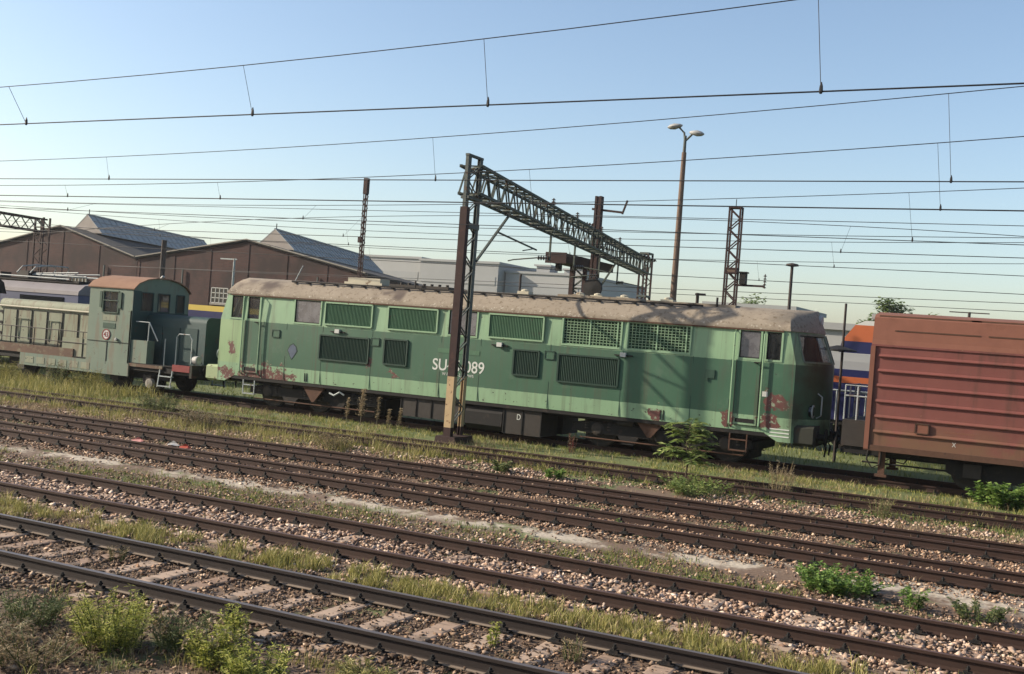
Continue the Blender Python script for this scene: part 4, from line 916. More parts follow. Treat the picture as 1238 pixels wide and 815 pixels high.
# platform frame beside it
Q = thing('signal_platform', 'dark box platform on two posts left of the thick brown mast', 'platform', (-19.9, 44.8, 0))
MB().box(-.55, .45, -.1, 5.6, 6.35, 6.45).box(-.55, -.49, -.1, 5.6, 6.45, 6.75).box(.39, .45, -.1, 5.6, 6.45, 6.75).box(-.55, .45, -.16, -.1, 6.3, 6.78).build('deck', 'mast_brown', Q)
for x, y in ((.05, 1.6), (-.2, 5.0)): MB().beam((x, y, 0), (x, y, 6.35), .20).build('post', 'mast_brown', Q)
for x, y in ((.35, 1.6), ): MB().beam((x+.3, y, 0), (x+.3, y, 6.3), .16).build('post', 'mast_brown', Q)
m = MB(); lace(m, (.05, 1.6, 3.4), (.05, 1.6, 6.3), (.65, 1.6, 3.4), (.65, 1.6, 6.3), 6, .07, True); m.build('bracing', 'mast_grey', Q)
MB().box(-.2, .0, .2, .5, 6.0, 6.35).build('junction_box', 'dark_iron', Q)
# slim lattice mast above the left part of the roof
V_ = thing('lattice_mast', 'slim dark lattice mast before the brick shed eaves', 'mast', (-33.7, 50, 0))
for sx in (-.075, .075):
    for sy in (-.075, .075): MB().beam((sx*1.2, sy, 0), (sx, sy, 10.75), .04).build('leg', 'mast_brown', V_)
m = MB()
for sy in (-.09, .09): lace(m, (-.1, sy, .2), (-.1, sy, 10.7), (.1, sy, .2), (.1, sy, 10.7), 34, .045)
m.box(-.24, -.1, -.1, .1, 7.3, 7.6); m.build('lacing', 'mast_brown', V_)
MB().box(-.12, .12, -.12, .12, 9.9, 10.75).build('head', 'mast_brown', V_)
def post(name, label, cat, loc, h, r_, mat, cap=None, arm=None, grp=None):
    t = thing(name, label, cat, loc, 0, grp); MB().cyl((0, 0, 0), (0, 0, h), r_, r_*.8, 8).build('pole', mat, t)
    if cap: MB().lathe((0, 0, h), [(cap*.3, 0), (cap, .04), (cap*.9, .14), (.03, .2)], 12).build('head', 'pole_dark', t)
    if arm: MB().beam((arm[0], 0, h-.05), (arm[1], 0, h-.05), .08).build('arm', mat, t)
    return t
post('lamp_post', 'thin dark lamp post with small round head right of the lattice tower', 'lamp', (-13.0, 60, 0), 7.75, .10, 'pole_dark', .35)
post('chimney_pipe', 'dark flue pipe standing before the left brick shed valley', 'chimney', (-57.1, 60, 0), 7.75, .22, 'pole_dark')
post('signal_post', 'thin pale post with short arm before the shed window', 'post', (-50.7, 60, 0), 6.7, .09, 'pale_rail', None, (-1.2, .2))
post('signal_post', 'short dark post rising behind the roof right of the yard lamp', 'post', (-14.15, 47, 0), 5.45, .09, 'pole_dark', None, (-.1, .35))
post('signal_post', 'short dark stub post left of the signal platform', 'post', (-20.3, 42, 0), 5.6, .06, 'pole_dark')
post('lamp_post', 'distant twin-armed lamp post above the red wagon roof', 'lamp', (-6.1, 90, 0), 7.2, .13, 'pole_dark', None, (-1.4, 1.4))
U = thing('canopy_post', 'dark post carrying a flat saucer-shaped shade beside the locomotive nose', 'post', (-5.70, 34, 0))
MB().cyl((0, 0, 0), (0, 0, 4.75), .045, .035, 8).build('pole', 'pole_dark', U)
MB().lathe((-.12, 0, 3.36), [(.05, .14), (.25, .09), (.52, .02), (.53, -.02), (.05, -.04)], 22).build('shade', 'dark_iron', U)

# ---------------------------------------------------------------- brick engine sheds with glazed lanterns
SK = -.34
def shed(label, cx, cy, hwid, zr, ze, zb_, depth, lant, wins, right_ze=None):
    t = thing('brick_shed', label, 'shed', (cx, cy, 0)); rz_ = ze if right_ze is None else right_ze
    MB().add([(-hwid[0], 0, 0), (hwid[1], 0, 0), (hwid[1], 0, rz_), (0, 0, zr), (-hwid[0], 0, ze),
              (-hwid[0]+SK*depth, depth, 0), (hwid[1]+SK*depth, depth, 0), (hwid[1]+SK*depth, depth, rz_), (SK*depth, depth, zr), (-hwid[0]+SK*depth, depth, ze)],
             [(0, 1, 2, 3, 4), (9, 8, 7, 6, 5), (1, 6, 7, 2), (5, 0, 4, 9), (0, 5, 6, 1)]).build('wall', 'brick', t)
    rf = MB()
    for a, b_ in (((-hwid[0]-.2, ze-.02), (0, zr+.03)), ((0, zr+.03), (hwid[1]+.2, rz_-.02))):
        rf.add([(a[0], -.25, a[1]+.02), (b_[0], -.25, b_[1]+.02), (b_[0]+SK*depth, depth+.2, b_[1]+.02), (a[0]+SK*depth, depth+.2, a[1]+.02),
                (a[0], -.25, a[1]+.2), (b_[0], -.25, b_[1]+.2), (b_[0]+SK*depth, depth+.2, b_[1]+.2), (a[0]+SK*depth, depth+.2, a[1]+.2)], [(0,3,2,1), (4,5,6,7), (0,1,5,4), (1,2,6,5), (2,3,7,6), (3,0,4,7)])
    R_ = rf.build('roof', 'asphalt_roof', t)
    m = MB()
    for a, b_ in (((-hwid[0], ze), (0, zr)), ((0, zr), (hwid[1], rz_))): m.beam((a[0], -.27, a[1]+.2), (b_[0], -.27, b_[1]+.2), .08, .10)
    m.build('verge', 'concrete', R_)
    if lant:
        y0, y1, lh, w0 = lant; zl = zr-.1
        def pt(y, dx, z): return (SK*y+dx, y, z)
        gl = MB()
        for s in (-1, 1):
            a = [pt(y0, s*w0, zl), pt(y0, 0, zl+lh), pt(y1, 0, zl+lh), pt(y1, s*w0, zl)]
            gl.add(a+[(p[0], p[1], p[2]-.08) for p in a], [(0,1,2,3), (7,6,5,4), (0,4,5,1), (1,5,6,2), (2,6,7,3), (3,7,4,0)])
        LN = gl.build('lantern', 'roof_glazing', t)
        tag(LN, 'grey glazed roof lantern')
        nb = int((y1-y0)/1.3)
        for s in (-1, 1):
            m = MB()
            for i in range(nb+1): y = y0+(y1-y0)*i/nb; m.beam(pt(y, s*w0, zl+.04), pt(y, 0, zl+lh+.04), .07)
            for q in (.33, .66): m.beam(pt(y0, s*w0*q, zl+lh*(1-q)+.04), pt(y1, s*w0*q, zl+lh*(1-q)+.04), .06)
            m.build('glazing_bar', 'grey_hall_dark', LN)
        MB().add([pt(y0-.02, -w0, zl), pt(y0-.02, w0, zl), pt(y0-.02, 0, zl+lh), pt(y0+.1, -w0, zl), pt(y0+.1, w0, zl), pt(y0+.1, 0, zl+lh)], [(0,1,2), (3,5,4), (0,3,4,1), (1,4,5,2), (2,5,3,0)]).build('lantern_gable', 'gable_board', LN)
        MB().beam(pt(y0, 0, zl+lh+.06), pt(y1, 0, zl+lh+.06), .22, .12).build('ridge_cap', 'grey_hall', LN)
        MB().tube([pt(y0+.3, 0, zl+lh), pt(y0+.3, 0, zl+lh+.6)], .05, 5).build('finial', 'pole_dark', LN)
    nb_ = 6
    for i in range(nb_+1):
        x = -hwid[0]+(hwid[0]+hwid[1])*(i+.02)/(nb_+.04); zz = (ze+(zr-ze)*(x+hwid[0])/hwid[0]) if x < 0 else (rz_+(zr-rz_)*(hwid[1]-x)/hwid[1])
        MB().box(x-.35, x+.35, -.05, .05, 0, zz-.25).build('pilaster', 'brick', t)
    for x in (-hwid[0]*.55, hwid[1]*.62): MB().tube([(x, -.2, 0), (x, -.2, 6.6)], .09, 6).build('downpipe', 'mast_grey', t)
    for x, z, w_, h_ in wins:
        f = MB().box(x-w_/2, x+w_/2, -.155, .06, z, z+h_).build('window', 'dark_glass', t)
        m = MB()
        for i in range(5): xx = x-w_/2+w_*i/4; m.beam((xx, -.18, z), (xx, -.18, z+h_), .07)
        for i in range(4): zz = z+h_*i/3; m.beam((x-w_/2, -.18, zz), (x+w_/2, -.18, zz), .07)
        m.build('frame', 'window_frame', f); MB().box(x-w_/2-.15, x+w_/2+.15, -.24, .02, z-.2, z-.02).build('sill', 'concrete', f)
    return t
shed('left brick engine shed with glazed lantern behind its gable', -89.6, 80, (20, 10.05), 10.1, 5.6, 0, 46, (4.5, 33, 1.9, 2.2), [(-9, 3.7, 1.9, 1.5), (3, 3.7, 1.9, 1.5)], 7.4)
shed('right brick engine shed with glazed lantern and white-framed window', -66.2, 80.02, (13.2, 13.0), 9.45, 7.38, 0, 46, (6.5, 40, 1.9, 2.4), [(-2.7, 3.75, 1.9, 1.35), (4.0, 3.75, 1.9, 1.35), (-8.4, 3.75, 1.9, 1.35)], 7.0)
# halls further back, distance haze put into their pale grey
def hall(label, x0, x1, y0, y1, z, mat, vents=(), bands=3):
    t = thing('industrial_hall', label, 'hall', ((x0+x1)/2, y0, 0)); h_ = (x1-x0)/2
    MB().box(-h_, h_, 0, y1-y0, 0, z).build('wall', mat, t)
    MB().box(-h_-.2, h_+.2, -.2, y1-y0+.2, z, z+.35).build('parapet', 'grey_hall_dark', t)
    for i in range(bands):
        zz = z*(i+1)/(bands+1); MB().box(-h_+.4, h_-.4, -.06, -.005, zz, zz+1.3).build('window_band', 'grey_hall_dark', t)
    for vx, vw, vh in vents: MB().box(vx-vw/2, vx+vw/2, 2, 5, z+.35, z+.35+vh).box(vx-vw*.65, vx+vw*.65, 1.7, 5.3, z+.35+vh, z+.6+vh).build('roof_vent', 'grey_hall_dark', t)
    return t
hall('long low pale grey hall behind the right brick shed', -135, -90.5, 151, 190, 13.4, 'grey_hall')
hall('pale grey middle hall beyond the slim lattice mast', -90, -76.3, 150, 185, 13.1, 'grey_hall_dark')
hall('pale grey hall with boxy roof vents left of the signal platform', -76, -63.5, 152, 180, 12.0, 'grey_hall', ((-1.0, 2.2, 1.0), (3.0, 1.0, .6), (5, 2.0, 1.0)))
hall('low grey shed roof behind the lattice tower', -27, -19.5, 92, 105, 6.6, 'grey_hall_dark', (), 1)
hall('grey wall of a building right of the locomotive nose', -13.5, -7.4, 58, 66, 4.5, 'grey_hall', (), 1)
hall('distant pale building low on the horizon behind the truss', -75, -30, 260, 280, 9.0, 'grey_hall', (), 1)

# ---------------------------------------------------------------- vehicles standing behind
def coach(label, x0, x1, y0, mats, name='railway_coach', cat='coach'):
    t = thing(name, label, cat, ((x0+x1)/2, y0+1.4, 0)); h_ = (x1-x0)/2
    for nm, z0, z1, mt in mats: MB().box(-h_, h_, -1.4+(.0 if nm != 'roof' else .1), 1.4, z0, z1).build(nm, mt, t)
    for cx in (-h_+2.6, h_-2.6):
        m = MB()
        for dx in (-1, 1): m.lathe((cx+dx, -.75, .64), [(.05, -.08), (.46, -.06), (.46, .07), (.05, .08)], 18, 'Y')
        m.box(cx-1.5, cx+1.5, -1.1, 1.1, .5, .8); m.build('bogie', 'dark_iron', t)
    return t
t = coach('blue coach with bright yellow band seen between the two green locomotives', -52, -27.5, 38.5, [('lower_body', .9, 2.72, 'brown_body'), ('blue_band', 2.72, 3.06, 'blue_deep'), ('yellow_band', 3.06, 3.30, 'yellow')])
MB().tube([(-12, -1.46, 2.35), (12, -1.46, 2.35)], .03, 5).build('rail_strip', 'pale_rail', t)
for i in range(10): MB().box(-11.5+i*2.4, -10.2+i*2.4, -1.415, -1.398, 1.5, 2.2).build('window', 'dark_glass', t)
# electric locomotive with pantograph behind the shunter
E_ = thing('electric_locomotive', 'lilac and blue electric locomotive with folded pantographs behind the shunter hood', 'locomotive', (-43, 35.0, 0))
MB().box(-8, 6.6, -1.42, 1.42, .9, 2.72).build('body', 'blue_deep', E_)
MB().box(-8, 6.6, -1.425, 1.425, 2.72, 3.32).build('upper_band', 'blue_grey', E_)
MB().prism([(-1.45, 3.30), (-1.42, 3.46), (-1.1, 3.72), (-.5, 3.80), (.5, 3.80), (1.1, 3.72), (1.42, 3.46), (1.45, 3.30)], lambda a, b_, t: (t, a, b_), -8, 6.6).build('roof', 'lilac_roof', E_, smooth=True)
for x0, x1 in ((-7, -3.6), (-1.5, -.4), (.2, 1.2), (3.2, 5.8)): MB().box(x0, x1, -1.445, -1.42, 2.84, 3.18).build('window', 'dark_glass', E_)
for x in (-2.4, 1.7): MB().lathe((x, -1.45, 3.02), [(.12, 0), (.12, -.03), (.02, -.04)], 12, 'Y').build('round_vent', 'lamp_white', E_)
for x in (-4.5, -1.2, 4.0):
    for s in (-1, 1): insul((x, s*.5, 3.78), (x, s*.5, 4.08), par=E_)
for cx in (-3.2, 4.2):
    m = MB()
    for s in (-1, 1): m.tube([(cx-1.8, s*.5, 4.08), (cx+1.8, s*.5, 4.10)], .035, 6); m.tube([(cx-1.6, s*.4, 4.12), (cx+1.4, s*.6, 4.26)], .028, 6)
    m.tube([(cx-1.8, -.5, 4.08), (cx-1.8, .5, 4.08)], .03, 6)
    for x in (cx-1.5, cx-.7): m.tube([(x-.35, -.95, 4.12), (x-.1, -.9, 4.40), (x+.25, -.5, 4.50), (x+.25, .5, 4.50), (x-.1, .9, 4.40), (x-.35, .95, 4.12)], .03, 6)
    m.build('pantograph', 'pale_rail', E_)
MB().box(-7.5, 6, -.9, .9, 3.8, 3.9).build('roof_walkway', 'dark_iron', E_)
for i in range(7): MB().box(-6.4+i*1.7, -5.7+i*1.7, -.75, -.2, 3.9, 4.02+.1*(i % 3)).build('roof_box', 'iron_grey', E_)
MB().tube([(-7, -.95, 3.95), (-2, -.95, 4.0), (5.5, -.95, 3.95)], .03, 6).build('roof_conduit', 'pale_rail', E_)
# dark vehicle at the left edge
D = thing('covered_wagon', 'black round-roofed vehicle end cut by the left edge', 'wagon', (-41.8, 30.4, 0))
MB().box(-3, 3.0, -1.35, 1.35, .9, 3.2).build('body', 'brown_body', D)
MB().prism([(-1.45, 3.15), (-1.3, 3.6), (-.8, 3.95), (0, 4.08), (.8, 3.95), (1.3, 3.6), (1.45, 3.15)], lambda a, b_, t: (t, a, b_), -3.1, 3.25).build('roof', 'dark_iron', D)
for cx in (-1.8, 1.8): MB().lathe((cx, -.75, .64), [(.05, -.08), (.46, -.06), (.46, .07), (.05, .08)], 18, 'Y').build('wheel', 'wheel_steel', D)
MB().box(-3, 3, -1.0, 1.0, .66, .9).build('underframe', 'dark_iron', D)
# blue locomotive seen through the gap beside the wagon
K = thing('blue_locomotive', 'low dark blue locomotive with red stripe seen between nose and wagon', 'locomotive', (-3.0, 38, 0))
MB().box(-7, 9, -1.3, 1.3, 1.15, 2.35).build('body', 'blue_deep', K); MB().box(-7, 9, -1.31, 1.31, 2.35, 2.55).build('red_stripe', 'orange', K); MB().box(-7, 9, -1.3, 1.3, 2.55, 2.78).build('upper_body', 'blue_deep', K)
MB().box(-7, 9, -1.1, 1.1, 2.78, 3.05).box(-6.5, 8, -.7, .7, 3.05, 3.3).build('hood_top', 'grey_hall_dark', K)
for cx in (-5, -3, 4, 6): MB().lathe((cx, -.75, .64), [(.05, -.08), (.46, -.06), (.46, .07), (.05, .08)], 18, 'Y').build('wheel', 'wheel_steel', K)
MB().box(-7.0, 9.0, -1.25, 1.25, 1.0, 1.15).build('frame', 'dark_iron', K)
m = MB()
for i in range(14): m.tube([(-6.8+i*.9, -1.42, 1.15), (-6.8+i*.9, -1.42, 2.1)], .03, 5)
m.tube([(-6.8, -1.42, 2.1), (8, -1.42, 2.1)], .03, 5); m.build('railing', 'pale_rail', K)
# orange and white locomotive end
O = thing('orange_locomotive', 'orange and white locomotive end with blue band above the wagon corner', 'locomotive', (-2.5, 50, 0))
def nz(name, z0, z1, dx0, dx1, mt): MB().add([(-6+dx0, -1.4, z0), (8, -1.4, z0), (8, 1.4, z0), (-6+dx0, 1.4, z0), (-6+dx1, -1.4, z1), (8, -1.4, z1), (8, 1.4, z1), (-6+dx1, 1.4, z1)], [(0,3,2,1), (4,5,6,7), (0,1,5,4), (1,2,6,5), (2,3,7,6), (3,0,4,7)]).build(name, mt, O)
nz('lower_body', 1.0, 3.35, .2, .2, 'white_body'); nz('blue_band', 3.35, 3.85, .2, .3, 'blue_deep'); nz('upper_body', 3.85, 4.55, .3, .8, 'orange'); nz('roof', 4.55, 4.75, .8, 1.2, 'white_body')
for cx in (-4, -2, 4, 6): MB().lathe((cx, -.75, .64), [(.05, -.08), (.5, -.06), (.5, .07), (.05, .08)], 18, 'Y').build('wheel', 'wheel_steel', O)
# ---------------------------------------------------------------- plants
def leaf(m, p, d, ln, wd, droop=.3):
    p, d = Vector(p), Vector(d).normalized(); sx = d.cross(Vector((0, 0, 1)))
    sx = sx.normalized() if sx.length > .01 else Vector((1, 0, 0))
    a = p+d*ln*.45+Vector((0, 0, -droop*ln*.1)); e = p+d*ln+Vector((0, 0, -droop*ln*.5)); sx = (sx+Vector((0, 0, random.uniform(-.5, .5)))).normalized()
    m.add([p, a+sx*wd/2, e, a-sx*wd/2], [(0, 1, 2), (0, 2, 3)])
def raw(m, name, mat, par):      # leaves: skip normal recalculation
    me = bpy.data.meshes.new(name); me.from_pydata(m.v, [], m.f); me.materials.append(MAT[mat]); return link(name, me, par)
def clump(name, label, cat, x, y, r_, h, n, mat, lw=.016, ll=.10, stems=14, smat='leaf_dull', grp=None, seeds=None):
    t = thing(name, label, cat, (x, y, float(gz(y))), 0, grp); st = MB(); lf = MB(); sd = MB()
    for i in range(stems):
        a = random.uniform(0, 6.28); rr_ = r_*math.sqrt(random.random())*.55; b0 = Vector((math.cos(a)*rr_, math.sin(a)*rr_, 0)); hh = h*random.uniform(.6, 1.05)
        tip = b0+Vector((math.cos(a)*r_*.5*random.random(), math.sin(a)*r_*.5*random.random(), hh)); mid = b0.lerp(tip, .5)+Vector((random.uniform(-.03, .03), random.uniform(-.03, .03), .03))
        st.tube([b0, mid, tip], [.006, .005, .002], 4)
        for j in range(n//stems):
            q = random.uniform(.08, 1); pp = (b0.lerp(mid, q*2) if q < .5 else mid.lerp(tip, q*2-1)); b_ = random.uniform(0, 6.28)
            leaf(lf, pp, (math.cos(b_), math.sin(b_), random.uniform(-.1, .9)), ll*random.uniform(.6, 1.2)*(1.2-.5*q), lw*random.uniform(.7, 1.3))
        if seeds and random.random() < seeds:
            for j in range(16): b_ = random.uniform(0, 6.28); leaf(sd, tip-Vector((0, 0, random.random()*.35*hh)), (math.cos(b_), math.sin(b_), .8), .04, .018)
    st.build('stem', smat, t); raw(lf, 'leaves', mat, t)
    if sd.v: tag(raw(sd, 'seed_head', 'dock_brown', t), kind='stuff')
    return t
clump('weed_clump', 'large yellow-green feathery weed at the lower left of the nearest track', 'weed', -7.65, 7.75, .52, .46, 3600, 'leaf_bright', .010, .09, 90)
clump('weed_clump', 'bright green leafy weed at the bottom edge beside the nearest rail', 'weed', -6.55, 7.85, .34, .34, 1700, 'leaf_bright', .018, .07, 50, seeds=.5)
clump('weed_clump', 'low pale green weed in front at the bottom edge', 'weed', -5.95, 7.75, .42, .28, 1500, 'leaf_bright', .016, .08, 50)
clump('weed_clump', 'small leafy weed touching the nearest rail at lower left', 'weed', -6.95, 8.6, .20, .34, 700, 'leaf_bright', .018, .07, 20)
clump('weed_clump', 'dull weed in the far lower left corner', 'weed', -8.75, 7.75, .45, .30, 1500, 'leaf_dull', .010, .09, 50)
clump('weed_clump', 'dry bushy weed at the very bottom left', 'weed', -7.85, 7.0, .55, .25, 1500, 'grass_dry', .010, .09, 60)
clump('weed_clump', 'grey-green dry weed between the two leafy foreground weeds', 'weed', -7.1, 8.05, .35, .34, 1100, 'leaf_dull', .010, .09, 40, seeds=.4)
clump('weed_clump', 'reddish dry weeds on the soil in the lower left corner', 'weed', -8.6, 7.2, .5, .22, 1200, 'dock_brown', .010, .08, 50)
clump('weed_clump', 'straw-coloured weeds at the bottom edge right of the leafy ones', 'weed', -5.2, 8.2, .4, .2, 900, 'grass_yellow', .010, .09, 44)
clump('weed_clump', 'slender green weed growing between the nearest rails', 'weed', -4.88, 10.1, .08, .26, 160, 'leaf_bright', .02, .06, 5)
clump('weed_clump', 'dry brown weed tuft between the nearest rails', 'weed', -4.05, 10.2, .16, .22, 260, 'grass_dry', .010, .09, 16)
clump('weed_clump', 'dry weed tuft on the pale sleepers at far left of the nearest track', 'weed', -10.2, 10.3, .16, .18, 200, 'grass_dry', .010, .08, 14)
clump('green_bush', 'low bright green bush between the second and third tracks', 'bush', -2.45, 15.6, .72, .30, 3000, 'leaf_green', .035, .09, 90)
clump('weed_clump', 'small green plant right of the low bright bush', 'weed', -1.45, 15.3, .2, .28, 320, 'leaf_green', .04, .08, 12)
clump('weed_clump', 'dull weeds at the right edge between the second and third tracks', 'weed', -.65, 15.3, .45, .22, 700, 'leaf_dull', .03, .08, 28)
clump('weed_clump', 'small green sprout on the pale strip near the picture centre', 'weed', -6.2, 17.2, .10, .26, 120, 'leaf_green', .03, .07, 5)
clump('weed_clump', 'leafy green patch at the foot of the young tree', 'weed', -6.85, 23.3, 1.0, .36, 1700, 'leaf_mid', .035, .11, 70)
clump('weed_clump', 'small dark green plant left of the young tree', 'weed', -9.8, 22.75, .28, .22, 320, 'leaf_green', .06, .12, 12)
clump('weed_clump', 'small bluish green plant farther left of the young tree', 'weed', -11.0, 22.6, .26, .24, 320, 'leaf_dull', .06, .12, 12)
clump('weed_clump', 'brownish bushy weed on the verge at left', 'weed', -20.4, 23.3, .85, .55, 1700, 'dock_brown', .02, .12, 50)
clump('weed_clump', 'pale flowering weed on the verge at far left', 'weed', -23.3, 24.6, .8, .6, 1500, 'leaf_dull', .03, .12, 44, seeds=.8)
clump('weed_clump', 'greyish dry bush before the mast on the verge', 'weed', -15.6, 22.6, .7, .40, 1300, 'grass_dry', .018, .11, 44)
clump('weed_clump', 'tall dry grasses right of the young tree', 'weed', -5.3, 24.6, .5, .75, 420, 'dock_brown', .012, .12, 26, 'grass_dry', seeds=.6)
clump('weed_clump', 'brown tuft beside the overgrown rails at right', 'weed', -3.0, 23.6, .4, .40, 420, 'grass_dry', .012, .12, 24)
clump('bramble_bush', 'broad-leaved green bush under the wagon at the right edge', 'bush', -.95, 27.2, .85, .55, 1500, 'leaf_green', .10, .15, 44)
clump('weed_clump', 'yellowish tall grass before the shunter', 'weed', -29.2, 27.6, .7, .75, 1100, 'grass_yellow', .014, .2, 60)
clump('weed_clump', 'pale weed with seed heads before the shunter skirt', 'weed', -30.6, 27.5, .5, .85, 500, 'leaf_dull', .03, .14, 26, seeds=.9)
clump('weed_clump', 'tall yellow weeds at the left edge before the shunter', 'weed', -33.2, 27.4, .9, .7, 1200, 'grass_yellow', .014, .2, 60)
clump('weed_clump', 'red-stemmed weed under the locomotive right of the mast', 'weed', -11.35, 27.4, .14, .55, 120, 'dock_brown', .03, .09, 8, 'red_paint', seeds=.7)
for i, (x, y, h, n_) in enumerate(((-18.7, 27.6, .75, 'leftmost'), (-18.2, 27.6, 1.05, 'thickest and tallest'), (-17.7, 27.7, .85, 'third'), (-17.25, 27.6, .55, 'short fourth'), (-17.0, 27.8, .6, 'rightmost'))):
    t = thing('dock_stalk', n_+' of the brown seed stalks before the locomotive bogie', 'plant', (x, y, .1), 0, 'seed stalks before the locomotive')
    MB().tube([(0, 0, 0), (.02, 0, h*.5), (.03, 0, h)], [.014, .011, .005], 5).build('stem', 'dock_brown', t); m = MB(); wd = .16 if i == 1 else .08
    for j in range(420 if i == 1 else 200):
        q = random.uniform(.25, 1); b_ = random.uniform(0, 6.28); leaf(m, (.03*q+random.gauss(0, wd*.4*(1.1-q)), random.gauss(0, wd*.4), q*h), (math.cos(b_), math.sin(b_), .7), .07, .035)
    tag(raw(m, 'seed_head', 'dock_brown', t), kind='stuff')
# young tree with feathered leaves before the locomotive
t = thing('young_tree', 'young feather-leaved tree growing before the right end of the green locomotive', 'tree', (-7.35, 24.5, 0))
st = MB(); lf = MB(); st.tube([(0, 0, 0), (.04, 0, .5), (-.02, 0, 1.0), (.05, 0, 1.45)], [.022, .018, .013, .006], 6)
for i in range(46):
    z0 = random.uniform(.45, 1.42); a = random.uniform(0, 6.28); ln = random.uniform(.45, .85)*(1.15-.35*(z0-.45)); el = random.uniform(.15, .9)
    d = Vector((math.cos(a)*math.cos(el), math.sin(a)*math.cos(el), math.sin(el))); p0 = Vector((.02, 0, z0)); pts = [p0+d*ln*q+Vector((0, 0, -.32*ln*q*q)) for q in (0, .33, .66, 1)]
    st.tube(pts, [.007, .006, .004, .002], 4)
    for j in range(11):
        q = (j+1.5)/12; i0 = min(int(q*3), 2); pp = pts[i0].lerp(pts[i0+1], q*3-i0); ax = (pts[i0+1]-pts[i0]).normalized(); sd = ax.cross(Vector((0, 0, 1))).normalized()
        for s in (-1, 1): leaf(lf, pp, sd*s+ax*.55+Vector((0, 0, random.uniform(-.15, .3))), random.uniform(.14, .23), .06, .5)
st.build('trunk', 'trunk', t); raw(lf, 'crown', 'leaf_mid', t)
# distant trees behind the wagon
def tree(label, x, y, h, r_, n):
    t = thing('tree', label, 'tree', (x, y, 0)); tr = MB().tube([(0, 0, 0), (.1, 0, h*.4), (0, 0, h*.8)], [.28, .2, .07], 8); lf = MB(); cl = []
    for i in range(16):
        a = random.uniform(0, 6.28); q = random.uniform(.35, .95); rad = r_*random.uniform(.2, .85)*math.sin(math.pi*min(q*.9, 1))
        c_ = Vector((math.cos(a)*rad, math.sin(a)*rad, h*q)); cl.append((c_, r_*random.uniform(.25, .45))); tr.tube([(0, 0, h*q*.7), c_], [.07, .02], 5)
    for i in range(n):
        c_, cr = random.choice(cl); v = Vector((random.gauss(0, 1), random.gauss(0, 1), random.gauss(0, .8))).normalized()*cr*random.random()**.4; b_ = random.uniform(0, 6.28)
        leaf(lf, c_+v, (math.cos(b_), math.sin(b_), random.uniform(-.4, .5)), .38, .24)
    tr.build('trunk', 'trunk', t); raw(lf, 'crown', 'leaf_tree', t)
tree('round green tree rising behind the left end of the red wagon', -13.4, 100, 8.6, 2.6, 3800)
tree('smaller dark tree right of the round tree behind the wagon', -10.6, 108, 7.4, 2.6, 2600)
tree('small distant tree right of the yard lamp', -26.3, 105, 8.2, 2.4, 2200)
# litter between the third and fourth tracks
def litter(label, x, y, mat, s):
    t = MB(); n = 9
    vs = [(math.cos(6.283*i/n)*s*random.uniform(.6, 1), math.sin(6.283*i/n)*s*.7*random.uniform(.6, 1), random.uniform(.0, .05)) for i in range(n)]+[(0, 0, s*.55), (s*.2, .03, s*.35)]
    t.add(vs, [(i, (i+1) % n, n if i < 5 else n+1) for i in range(n)]+[(0, n, n+1), (5, n+1, n)]); tag(t.build('litter', mat, None, loc=(x, y, .03)), label, 'litter', 'litter on the ballast')
litter('crumpled white scrap lying between rails at left', -17.7, 19.35, 'trash_white', .22)
litter('red scrap lying on the ballast at left, right of the white one', -17.2, 19.2, 'trash_red', .2)
litter('pink scrap lying on the ballast at left, left of the white one', -18.6, 19.2, 'trash_pink', .2)
litter('small red scrap on the overgrown rails near the young tree', -9.4, 24.2, 'trash_red', .2)
# ---------------------------------------------------------------- overhead lines
def span(fz, fy, r_, x0=-62, x1=26, n=60):
    return MB().tube([(x0+(x1-x0)*i/n, fy(x0+(x1-x0)*i/n), fz(x0+(x1-x0)*i/n)) for i in range(n+1)], r_, 5)
def lin(xa, a, xb, b_): return lambda x: a+(b_-a)*(x-xa)/(xb-xa)
def par(z0, k_, xc, cap=60): return lambda x: z0+k_*min(abs(x-xc), cap)**2
def oline(label, cy, cz, mz, drops, rc=.0075, rm=.006, my=None):
    t = thing('overhead_line', label, 'overhead line', (0, 0, 0), 0, 'overhead lines above the tracks')
    span(cz, cy, rc).build('contact_wire', 'wire', t)
    if mz:
        my = my or cy; span(mz, my, rm).build('messenger_wire', 'wire', t)
        for x in drops:
            xb = x+.12; MB().tube([(x, my(x), mz(x)), (xb, cy(xb), cz(xb))], .0035, 4).build('dropper', 'wire', t)
            MB().lathe((xb, cy(xb), cz(xb)), [(.012, -.02), (.02, .0), (.016, .05), (.004, .09)], 6).build('clamp', 'wire', t)
oline('highest pair of wires, above the nearest track, joined by thin droppers', lin(-13.7, 10.95, -.4, 10.4), lin(-13.7, 5.55, -.4, 5.62), par(5.95, .0021, -19), (-25, -19, -13.2, -9.1, -5.8, -2.25, 1.4), .0085, .006, lin(-13.7, 10.7, -.4, 10.6))
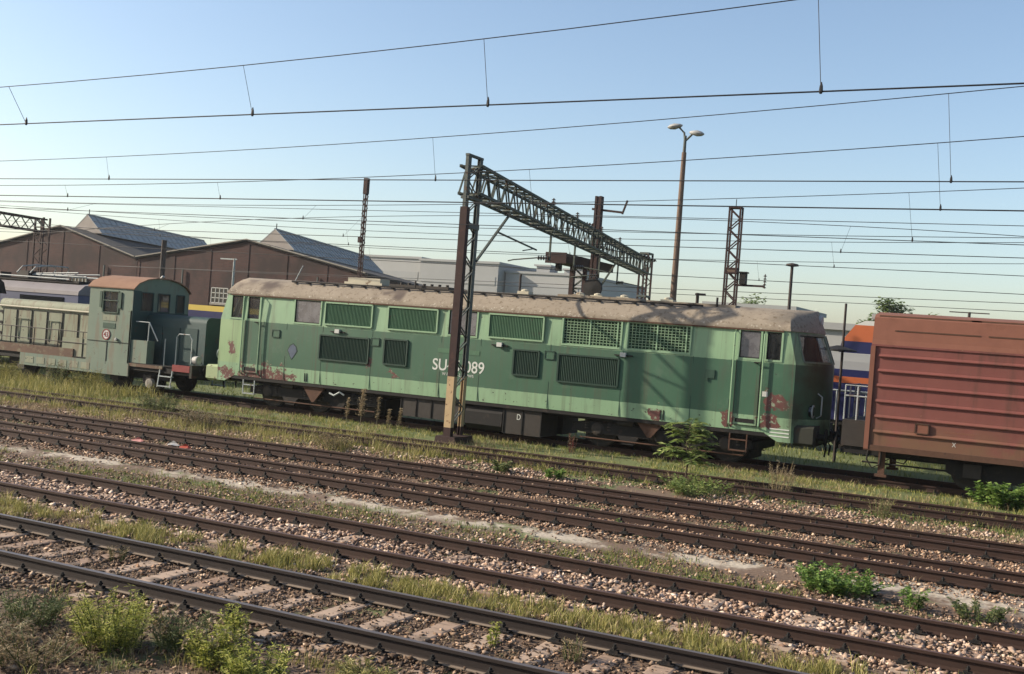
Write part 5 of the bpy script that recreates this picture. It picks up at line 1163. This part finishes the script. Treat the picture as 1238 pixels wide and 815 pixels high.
oline('second pair of wires, above the third track', lin(-21.3, 17.2, -.6, 16.4), lambda x: 5.7, par(6.05, .00135, -27), (-30, -24, -18.0, -10.0, -1.6, 5), .009, .007)
oline('third pair of wires, above the fourth track, with the thick contact wire', lin(-24.9, 20.15, -.6, 19.4), lambda x: 5.7, par(5.95, .00135, -27), (-35, -28, -22.5, -17.5, -9.5, -2), .012, .008)
oline('fourth pair of wires, above the overgrown track', lin(-28.5, 23.1, -.8, 24.7), lambda x: 5.7, par(6.05, .0011, -27), (-34, -26, -18, -10, -3), .009, .008, lambda x: 24.4)
oline('fifth pair of wires, above the green locomotive', lin(-23.7, 28.6, -.8, 27.6), lambda x: 5.7, lambda x: 6.62-.0021*(x+11)**2 if x > -34 else 5.5, (-28, -20, -12, -5), .010, .009, lambda x: 29.6)
oline('sixth pair of wires, just behind the green locomotive', lin(-25.9, 31.4, -.9, 32.9), lambda x: 5.7, par(6.2, .0011, -20), (-30, -22, -14, -6), .010, .009)
oline('seventh pair of wires, above the coach track', lin(-13.5, 40.0, -1.1, 40.9), lambda x: 5.7, par(6.2, .0010, -24), (-34, -26, -18, -10), .012, .010)
oline('single far wire low behind the brown mast', lin(-16.8, 49.9, -1.2, 46.5), lambda x: 5.7, None, (), .013)
oline('single feeder wire crossing above the lattice tower', lambda x: 36.5, lambda x: 6.9+.0006*(x+20)**2, None, (), .011)
oline('farthest faint wire low above the wagon', lin(-20, 56, 0, 54), lambda x: 5.75, None, (), .014)
oline('sagging feeder wire above the portal truss', lin(-30, 33.5, 0, 30.8), lin(-30, 7.1, 0, 6.8), None, (), .010)
# ---------------------------------------------------------------- air
HZ = MB().box(-890, 490, -690, 790, -1.5, 17.5); me = HZ.mesh('haze')
k = NT('haze'); v = k.n('VolumePrincipled'); v.inputs['Color'].default_value = (.93, .96, 1, 1); v.inputs['Density'].default_value = .00022; v.inputs['Anisotropy'].default_value = .3
k.t.links.new(v.outputs[0], k.out.inputs['Volume']); me.materials.append(k.m)
tag(link('haze', me), 'thin pale haze over the whole railway yard', 'haze', kind='stuff')
